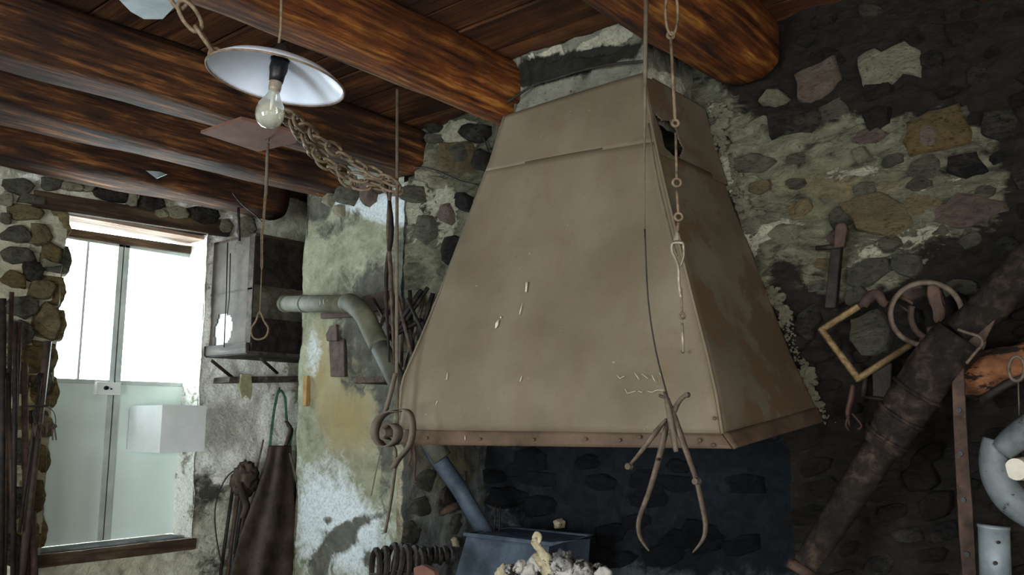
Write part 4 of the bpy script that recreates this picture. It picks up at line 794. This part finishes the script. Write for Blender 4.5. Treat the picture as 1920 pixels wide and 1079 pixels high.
# ------------------------------------------------------------------ long wires in front of the hood
LY = 2.0
tag(tube('ceiling_cord', [onY(1212, -30, LY), onY(1210, 120, LY), onY(1208, 300, LY), onY(1209, 430, LY)], [.0065, .0065, .003, .002], M['brownrod'], None, 8), 'brown cord hanging from the orange beam down the middle of the hood', 'cord')
tag(tube('thin_wire', [onY(1209, 430, LY), onY(1215, 560, LY), onY(1230, 660, LY), onY(1252, 745, LY-.03)], .0022, M['wire'], None, 6, sm=4), 'thin dark wire holding the hanging callipers in front of the hood', 'wire')
tag(tube('seam_wire', [front_pt(1216, 232, .03), front_pt(1232, 330, .03), front_pt(1258, 440, .03), front_pt(1270, 480, .03)], .0028, M['brownrod'], None, 6, sm=3), 'thin brown wire slanting along the hood corner toward the chain', 'wire')
# chain with long eye links
CY = 1.98
ec = empty('eye_link_chain', onY(1260, 0, CY), 'slender grey chain of long eye links in front of the hood', 'chain')
def eye(px0, py0, px1, py1, wd=.02, r_=.0034, mt='chain', nm='eye_link', pw=3):
    pa, pb = onY(px0, py0, CY), onY(px1, py1, CY); c_ = (pa+pb)/2; up = (pb-pa)/2
    tube(nm, [c_+up*math.sin(t_)+rgt*wd/2*math.cos(t_)*((.18+.82*abs(math.sin(t_))**pw) if pw else 1) for t_ in [2*math.pi*i/28 for i in range(28)]], r_, M[mt], ec, 6, True)
def eyebar(px0, py0, px1, py1, ringr=.011, r_=.0035, top=True, bot=True, mt='chain'):
    pa, pb = onY(px0, py0, CY), onY(px1, py1, CY); tube('link_shank', [pa, pb], r_, M[mt], ec, 7)
    for on, p, s_ in ((top, pa, 1), (bot, pb, -1)):
        if on:
            c_ = p+(pa-pb).normalized()*s_*ringr; tube('link_eye', [c_+(rgt*math.cos(t_)+Vector((0, 0, 1))*math.sin(t_))*ringr for t_ in [2*math.pi*i/14 for i in range(14)]], r_, M[mt], ec, 6, True)
eye(1259, -20, 1260, 66, .034, .0042, pw=0)
eyebar(1258, 72, 1266, 225, .009, .0045); eyebar(1267, 250, 1269, 335, .011, .0038, False); eyebar(1269, 358, 1272, 400, .010, .0038, False); eyebar(1272, 418, 1270, 436, .006, .0045, False, False)
bm = bmesh.new(); a = onY(1270, 436, CY); b = onY(1270, 452, CY); tube_bm(bm, [a, b], [.004, .011], 8); fin('swivel', bm, M['lightiron'], ec, None)
tube('hook_shackle', [onY(x, yy, CY) for x, yy in [(1281, 456), (1262, 456), (1260, 470), (1266, 484), (1272, 500), (1273, 530), (1277, 560)]], .0038, M['lightiron'], ec, 6, sm=3)
tube('hook_shackle_side', [onY(x, yy, CY) for x, yy in [(1281, 456), (1282, 480), (1276, 500)]], .0034, M['lightiron'], ec, 6, sm=3)
eyebar(1277, 540, 1279, 588, .007, .0028, False); eyebar(1279, 606, 1281, 660, .006, .0036, False, False, 'lightiron')

# ------------------------------------------------------------------ callipers hanging at the hood lip
TY = 1.93
def tp(x, y, o=0): return onY(x, y, TY+o)
cal = empty('forge_callipers', tp(1262, 760), 'large hanging iron callipers with two curved legs below the hood lip', 'callipers')
tube('curved_leg', [tp(*p) for p in [(1252, 790), (1246, 815), (1235, 862), (1218, 920), (1203, 960), (1197, 985), (1201, 1010), (1217, 1034)]], [.006, .012, .011, .010, .009, .0085, .007, .003], M['iron'], cal, 10, flat=.6, sm=5)
tube('curved_leg', [tp(*p, -.012) for p in [(1262, 770), (1274, 810), (1292, 862), (1306, 902), (1316, 945), (1323, 985), (1318, 1012), (1299, 1037)]], [.007, .012, .010, .009, .0095, .009, .007, .003], M['iron'], cal, 10, flat=.6, sm=5)
tube('short_arm', [tp(*p, -.02) for p in [(1250, 786), (1232, 808), (1208, 840), (1180, 874)]], [.005, .0105, .009, .006], M['iron'], cal, 8, flat=.6, sm=4)
tube('upper_arm', [tp(*p, -.01) for p in [(1264, 772), (1270, 758), (1280, 746), (1288, 741)]], [.008, .007, .006, .006], M['iron'], cal, 8, sm=3)
tube('centre_spike', [tp(*p, -.03) for p in [(1246, 735), (1254, 770), (1262, 815), (1268, 848)]], [.004, .008, .009, .006], M['iron'], cal, 8, sm=3)
tube('cross_arm', [tp(*p, .01) for p in [(1236, 742), (1252, 748), (1262, 774)]], [.004, .005, .006], M['iron'], cal, 8)
disc('rivet', tp(1179, 875, -.024), (0, -1, 0), .009, .014, M['iron'], cal); disc('rivet', tp(1306, 903, -.02), (0, -1, 0), .0085, .02, M['iron'], cal); disc('rivet', tp(1235, 862, -.008), (0, -1, 0), .004, .012, M['darkiron'], cal); disc('rivet', tp(1288, 741, -.014), (0, -1, 0), .007, .012, M['iron'], cal)

# ------------------------------------------------------------------ things in and before the hearth
tag(aabox('forge_bench', (-3.06, 2.25, 0), (-1.18, 3.46, .68), M['hearthwall'], None, .02, .01), 'masonry forge bench below the hood', 'forge bench')
tk = empty('water_tank', onY(950, 1000, 2.95)-Vector((0, 0, .3)), 'blue-grey riveted iron water tank under the hood', 'tank')
a = onY(876, 1003, 2.92); b = onY(1030, 998, 2.92)
zt2 = a.z
bm = bmesh.new(); slab_bm(bm, [Vector((a.x, 2.92, zt2)), Vector((b.x, 2.92, zt2)), Vector((b.x+.01, 2.86, .68)), Vector((a.x-.05, 2.86, .68))], (0, .3, 0)); fin('tank_body', bm, M['blueiron'], tk)
tube('tank_rim', [Vector((a.x-.01, 2.915, zt2)), Vector((b.x+.01, 2.915, zt2)), Vector((b.x+.01, 3.225, zt2)), Vector((a.x-.01, 3.225, zt2))], .009, M['blueiron'], tk, 8, True)
lower = empty('tuyere_pipe', onY(918, 1000, 3.0), 'blue-grey straight pipe slanting down into the water tank', 'pipe')
tube('pipe_tube', [onY(806, 838, 2.98), onY(860, 915, 3.03), onY(916, 1010, 3.08)], [.042, .04, .037], M['blueiron'], lower, 20)
for i, (a, b, lab) in enumerate([((930, 948), (926, 1000), 'left of two thin rods rising from the water tank'), ((938, 950), (936, 1000), 'right of two thin rods rising from the water tank')]):
    tag(tube('thin_rod', [onY(*a, 3.1), onY(*b, 3.08)], .0045, M['darkiron'], None, 6), lab, 'rod')
hp = tube('hoop', [onY(x, yy, 3.44) for x, yy in [(900, 825), (880, 832), (862, 842), (851, 860), (849, 890), (856, 905)]], .020, M['blueiron'], None, 10, sm=5); tag(hp, 'curved dark iron hoop half hidden under the hood lip', 'hoop')
tag(tube('rusty_lump', [onX(826, 965, NX0+.06), onX(840, 955, NX0+.08), onX(862, 947, NX0+.08), onX(870, 944, NX0+.06)], [.012, .022, .02, .01], M['rust'], None, 8, jit=.2), 'rusty crooked iron lump on the ledge beside the slanting pipe', 'iron lump')
tag(disc('wall_hole_cover', onX(842, 930, NX0+.03), (1, 0, 0), .05, .02, M['darkiron'], None), 'dark round iron cover in the hearth side wall', 'iron cover')
for i, (x, yy, lab) in enumerate([(777, 860, 'left rusty drip hook under the hood'), (772, 880, 'right rusty drip hook under the hood')]):
    pass
for i, (a, b, lab) in enumerate([((776, 838), (777, 900), 'longer rusty hook hanging under the hood lip beside the strap'), ((768, 838), (766, 872), 'shorter rusty hook hanging under the hood lip beside the strap')]):
    tag(tube('rusty_hook', [onY(*a, 2.24), onY(a[0]+2, (a[1]+b[1])/2, 2.24), onY(*b, 2.24), onY(b[0]+5, b[1]+4, 2.24)], [.006, .005, .005, .003], M['rust'], None, 6, sm=3), lab, 'hook')
tag(slab('metal_wedge', [onX(x, yy, XL+.06) for x, yy in [(84, 484), (96, 492), (119, 496), (100, 500), (86, 500)]], (-.06, .0, 0), M['pipegreen'], None, .002), 'small grey-green wedge sticking out of the stone jamb left of the door', 'wedge')
# white bits on the hearth wall
tag(stone([onY(x, yy, 3.46) for x, yy in [(1039, 978), (1045, 974), (1052, 980), (1051, 991), (1043, 992)]], (0, -1, 0), .02, M['bone'], None, 3), 'small cream fragment stuck on the dark hearth wall', 'fragment').name = 'lime_fragment'
tag(stone([onX(x, yy, NX0+.01) for x, yy in [(846, 1012), (852, 1007), (860, 1016), (858, 1027), (848, 1025)]], (1, 0, 0), .02, M['bone'], None, 3), 'small cream fragment on the hearth cheek left of the tank', 'fragment').name = 'lime_fragment'
# horseshoes on a rail
def ushoe(name):  # open U of flat bar
    pts = []
    for i in range(17):
        a = math.radians(-60+300*i/16); pts.append((math.cos(a)*.058, 0, math.sin(a)*.07))
    bm = tube_bm(bmesh.new(), pts, [.010+.005*math.sin(math.pi*i/16) for i in range(17)], 6, flat=.8)
    me = bpy.data.meshes.new(name); bmesh.ops.recalc_face_normals(bm, faces=bm.faces[:]); bm.to_mesh(me); bm.free(); me.materials.append(M['darkiron']); return me
um = ushoe('horseshoe')
HY = 2.55
order = ['outermost', 'second', 'third', 'fourth', 'fifth', 'sixth', 'seventh', 'eighth', 'ninth']
for i in range(7):
    o = bpy.data.objects.new('horseshoe', um); COL.objects.link(o); o.location = onY(705+i*13.5, 1070-4*math.sin(i*.8)-(5 if 1 < i < 6 else 0), HY); o.scale = (.8, 1, 1.2); o.rotation_euler = (R.uniform(-.2, .2), R.uniform(-.12, .12), math.radians(-22+R.uniform(-6, 6)))
    tag(o, f'dark horseshoe, {order[i]} from the pillar side in the rack by the strap', 'horseshoe', 'horseshoes racked below the strap')
for i in range(6):
    o = bpy.data.objects.new('horseshoe', um); COL.objects.link(o); o.location = onY(795+i*10, 1042+3*(i % 2), 2.75); o.scale = (.7, .8, .5); o.rotation_euler = (R.uniform(-.15, .15), R.uniform(-.15, .15), math.radians(-30+R.uniform(-9, 9)))
    tag(o, f'small dark horseshoe, {order[i]} from the rack in the row before the tank', 'horseshoe', 'small horseshoes between rack and tank')
tag(tube('rack_rail', [onY(695, 1079, HY), onY(800, 1075, HY)], .010, M['darkiron'], None, 6), 'dark iron rail threaded through the row of horseshoes', 'rail')
tag(tube('small_rail', [onY(785, 1042, 2.75), onY(852, 1044, 2.75)], .006, M['darkiron'], None, 6), 'short dark rail carrying the small horseshoes', 'rail')
tag(slab('wood_chip', [onY(x, yy, 2.45) for x, yy in [(776, 1090), (774, 1066), (790, 1060), (812, 1072), (818, 1090)]], (0, .03, 0), M['board'], None, .004), 'pinkish wood offcut standing beside the horseshoe rack', 'wood offcut')
# clinker heap
heap = empty('clinker_heap', onY(1045, 1100, 2.45), 'heap of pale crusty clinker in front of the water tank', 'clinker')
pts = [(960, 1068, .022), (975, 1062, .02), (990, 1070, .028), (1010, 1060, .032), (1030, 1068, .036), (1052, 1052, .034), (1075, 1066, .034), (1062, 1075, .04), (1095, 1070, .03), (1112, 1074, .028), (1128, 1076, .022), (1046, 1044, .022), (1068, 1046, .018), (945, 1080, .03), (1000, 1085, .04), (1040, 1090, .05), (1090, 1090, .04), (1122, 1092, .03), (955, 1066, .016), (1086, 1056, .014), (1124, 1066, .018)]
for x, yy, r_ in pts:
    bm = bmesh.new(); bmesh.ops.create_icosphere(bm, subdivisions=3, radius=r_); sd = R.random()*60
    for v_ in bm.verts: v_.co *= 1+noise.fractal(v_.co*28+Vector((sd, 0, 0)), .7, 2.1, 4)*.65
    c_ = onY(x, yy, 2.45+R.uniform(-.05, .05)); bmesh.ops.translate(bm, vec=c_, verts=bm.verts[:]); fin('clinker_lump', bm, M['clinker'] if R.random() < .88 else M['bone'], heap, True)
bone = empty('gnarled_root', onY(1015, 1050, 2.40), 'gnarled yellow-white root piece standing on the clinker heap', 'root piece')
tube('root_stem', [onY(x, yy, 2.40) for x, yy in [(1006, 1004), (1004, 1018), (1012, 1030), (1020, 1044), (1028, 1060), (1024, 1078)]], [.010, .016, .013, .02, .026, .02], M['bone'], bone, 10, jit=.14, sm=3)
tube('root_knob', [onY(x, yy, 2.39) for x, yy in [(1000, 1010), (1006, 1002), (1012, 1008), (1010, 1020)]], [.006, .011, .009, .006], M['bone'], bone, 8, jit=.1, sm=3)
tube('root_branch', [onY(x, yy, 2.39) for x, yy in [(1004, 1040), (1010, 1050), (1018, 1062)]], [.009, .016, .012], M['bone'], bone, 8, jit=.2, sm=3)

# ------------------------------------------------------------------ things on the sooty wall at the right
W = YB-.03
def wy(x, y, o=0): return onY(x, y, W-o)
peg = empty('iron_peg', wy(1575, 420), 'flat dark iron peg bar on the stone wall right of the hood', 'iron peg')
slab('peg_blade', [wy(x, yy, .05) for x, yy in [(1566, 424), (1572, 418), (1584, 418), (1588, 428), (1582, 462), (1562, 466)]], (0, .025, 0), M['rust'], peg, .003)
slab('peg_shank', [wy(x, yy, .03) for x, yy in [(1558, 462), (1576, 462), (1566, 578), (1545, 578)]], (0, .03, 0), M['darkiron'], peg, .003)
tube('peg_pin', [wy(1530, 466, .03), wy(1575, 462, .03)], .009, M['darkiron'], peg, 6)
fr = empty('hanging_frame', wy(1608, 712), 'small tan wooden frame hung as a diamond on the sooty wall', 'wooden frame')
def bar4(name, a, b, r_, mat, parent, o=.06): return tube(name, [wy(*a, o), wy(*b, o)], r_, mat, parent, 4)
for a, b, o_ in (((1538, 620), (1610, 574), .06), ((1538, 616), (1611, 714), .065), ((1606, 712), (1708, 646), .06)): bar4('frame_bar', a, b, .0115, M['frame'], fr, o_)
bar4('frame_bar', (1612, 574), (1640, 556), .0095, M['rust'], fr, .06)
hk = tube('pipe_bend', [wy(x, yy, .08) for x, yy in [(1618, 574), (1628, 560), (1645, 552), (1655, 566), (1664, 572)]], [.014, .018, .017, .014, .012], M['rust'], None, 10, sm=4); tag(hk, 'short rusty bent pipe hooked at the top of the diamond frame', 'pipe')
rw = empty('iron_ring_wheel', wy(1738, 640, .1), 'round iron ring wheel with a clasp hanging on the wall', 'iron ring')
def ring_pts(cx, cy, rx, ry, o, a0=0, a1=360, n=40): return [wy(cx+rx*math.cos(math.radians(a0+(a1-a0)*i/n)), cy+ry*math.sin(math.radians(a0+(a1-a0)*i/n)), o) for i in range(n+(0 if a1-a0 >= 360 else 1))]
tube('outer_ring', ring_pts(1737, 589, 67, 59, .14), .0055, M['iron'], rw, 6, True, flat=1.6)
tube('inner_arc', ring_pts(1750, 590, 42, 46, .12, 60, 200, 20), .007, M['rust'], rw, 6, flat=1.4)
tube('spoke', [wy(1690, 556, .12), wy(1712, 570, .12)], .005, M['rust'], rw, 6); tube('spoke', [wy(1686, 572, .12), wy(1706, 586, .12)], .005, M['darkiron'], rw, 6)
slab('clasp_body', [wy(x, yy, .15) for x, yy in [(1738, 536), (1752, 532), (1762, 542), (1762, 562), (1772, 580), (1770, 598), (1756, 608), (1748, 600), (1752, 584), (1742, 570), (1737, 552)]], (0, .03, 0), M['rust'], rw, .004)
slab('clasp_tail', [wy(x, yy, .13) for x, yy in [(1736, 612), (1756, 612), (1758, 630), (1738, 632)]], (0, .03, 0), M['rust'], rw, .004)
tag(tube('small_hoop', ring_pts(1800, 640, 46, 36, .11, -70, 150, 24), .005, M['iron'], None, 6), 'thin iron half hoop looped round the dark pole', 'hoop')
tag(tube('slanting_rod', [wy(1732, 628, .09), wy(1712, 670, .09), wy(1686, 738, .09)], .0062, M['iron'], None, 7), 'slim brown iron rod slanting below the ring wheel', 'rod')
# big dark pole
pole = empty('dark_pole', wy(1500, 1079, .2), 'thick charred wooden pole leaning diagonally at the right', 'pole')
PP = [(1502, 1072), (1560, 985), (1620, 890), (1660, 830)]
tube('pole_lower', [onY(x, yy, 2.55+i*.02) for i, (x, yy) in enumerate(PP)], [.034, .043, .047, .048], M['logpole'], pole, 16, jit=.03, sm=3)
tube('pole_sleeve', [onY(x, yy, 2.6) for x, yy in [(1655, 838), (1690, 780), (1740, 705), (1800, 630)]], [.058, .062, .068, .070], M['logpole'], pole, 18, jit=.05, sm=4)
tube('pole_upper', [onY(x, yy, 2.62) for x, yy in [(1800, 625), (1850, 580), (1905, 520), (1990, 430)]], [.047, .050, .052, .054], M['logpole'], pole, 16, jit=.04, sm=3)
for a, b in (((1664, 820), .062), ((1690, 780), .065), ((1720, 735), .069)):
    c_ = onY(*a, 2.6); d_ = (onY(1800, 630, 2.6)-onY(1655, 838, 2.6)).normalized(); u = d_.cross(Vector((0, 1, 0))).normalized(); v_ = d_.cross(u)
    tube('binding', [c_+(u*math.cos(t_)+v_*math.sin(t_))*b for t_ in [2*math.pi*i/24 for i in range(24)]], .006, M['logpole'], pole, 6, True)
tube('end_cap', [onY(1498, 1078, 2.54), onY(1506, 1064, 2.55)], .044, M['rust'], pole, 12, jit=.1)
tag(tube('binding_wire', [onY(x, yy, 2.51) for x, yy in [(1796, 618), (1812, 624), (1836, 632), (1842, 646), (1830, 660), (1812, 682)]], .0045, M['iron'], None, 6, sm=4), 'pale wire bound round the top of the dark pole', 'wire')
# perforated strap
ps = empty('perforated_strap', wy(1800, 1000, .2), 'tall dark brown iron strap with holes beside the leaning pole', 'iron strap')
SP = 2.58
slab('strap_bar', [onY(x, yy, SP) for x, yy in [(1783, 690), (1806, 684), (1812, 800), (1826, 1000), (1832, 1100), (1806, 1100), (1798, 1000), (1788, 800)]], (0, .012, 0), M['rust'], ps, .002)
for x, yy in ((1801, 851), (1806, 938), (1813, 1040), (1798, 770)): disc('strap_hole', onY(x, yy, SP-.002), (0, -1, 0), .0075, .004, M['black'], ps)
slab('strap_top', [onY(x, yy, SP+.01) for x, yy in [(1783, 694), (1806, 688), (1846, 640), (1866, 600), (1850, 600), (1806, 650)]], (0, .012, 0), M['rust'], ps, .002)
# orange branch stump
br = tube('broken_branch', [onY(1808, 740, 2.7), onY(1822, 720, 2.7), onY(1860, 692, 2.7), onY(1915, 676, 2.7), onY(1990, 650, 2.7)], [.02, .048, .052, .045, .045], M['branch'], None, 14, jit=.08, sm=3); tag(br, 'broken orange-brown branch stump jutting in from the photo edge', 'branch')
tag(tube('iron_arm', [onY(1838, 752, 2.68), onY(1890, 720, 2.68), onY(1960, 685, 2.68)], .012, M['darkiron'], None, 7), 'dark iron arm just under the orange branch stump', 'iron arm')  # iron arm jutting in below the stump, not a bracket
rg2 = empty('wire_ring', wy(1905, 690, .25), 'small iron ring with a hanging wire at the orange stump', 'ring')
tube('ring', [onY(1906+15*math.cos(t_), 692+23*math.sin(t_), 2.55) for t_ in [2*math.pi*i/24 for i in range(24)]], .005, M['iron'], rg2, 6, True)
tube('wire_drop', [onY(1909, 714, 2.55), onY(1911, 780, 2.55)], .0022, M['iron'], rg2, 5)
# grey ring duct and grey pipe at the edge
gd = empty('duct_elbow', onY(1860, 880, 2.5), 'pale grey curved duct elbow cut by the right photo edge', 'duct')
tube('duct_bend', [onY(x, yy, 2.5) for x, yy in [(1870, 826), (1864, 860), (1872, 900), (1900, 940), (1950, 970)]], [.033, .035, .038, .04, .042], M['duct'], gd, 18, sm=5)
tube('duct_branch', [onY(x, yy, 2.48) for x, yy in [(1878, 846), (1905, 822), (1950, 796)]], [.028, .034, .04], M['duct'], gd, 18, sm=3)
disc('duct_mouth', onY(1916, 880, 2.5), (-.3, -1, 0), .03, .06, M['chalk'], gd)
gp = empty('grey_pipe', onY(1865, 1070, 2.5), 'upright pale grey pipe stub at the lower right edge', 'pipe')
tube('pipe_body', [onY(1863, 988, 2.5), onY(1868, 1120, 2.5)], .036, M['duct2'], gp, 24); tube('pipe_lip', [onY(1863, 986, 2.5), onY(1863, 991, 2.5)], .0375, M['greymetal'], gp, 24)
disc('bolt', onY(1872, 1018, 2.46), (0, -1, 0), .004, .01, M['darkiron'], gp); disc('bolt', onY(1866, 1057, 2.46), (0, -1, 0), .005, .01, M['darkiron'], gp)
# red tool, small hooks
rt = empty('red_tongs', wy(1598, 720, .06), 'dull red hanging tongs with curled ends below the diamond frame', 'tongs')
tube('tong_body', [wy(x, yy, .07) for x, yy in [(1600, 722), (1596, 750), (1590, 775), (1594, 800)]], [.012, .017, .014, .006], M['redtool'], rt, 8, flat=.6, sm=4)
tube('tong_curl', [wy(x, yy, .08) for x, yy in [(1592, 780), (1586, 796), (1592, 808)]], .004, M['redtool'], rt, 6, sm=3); tube('tong_curl', [wy(x, yy, .08) for x, yy in [(1598, 776), (1610, 790), (1616, 800), (1608, 806)]], .004, M['redtool'], rt, 6, sm=3)
tube('tong_handle', [wy(1624, 700, .05), wy(1618, 745, .05)], .010, M['darkiron'], rt, 6)
bk = empty('wall_bracket', wy(1650, 740, .06), 'dark iron bracket plate between the red tongs and slanting rod', 'bracket')
slab('bracket_plate', [wy(x, yy, .05) for x, yy in [(1634, 690), (1672, 680), (1670, 748), (1636, 744)]], (0, .02, 0), M['darkiron'], bk, .003); tube('bracket_foot', [wy(1622, 745, .06), wy(1672, 752, .06)], .005, M['darkiron'], bk, 6)
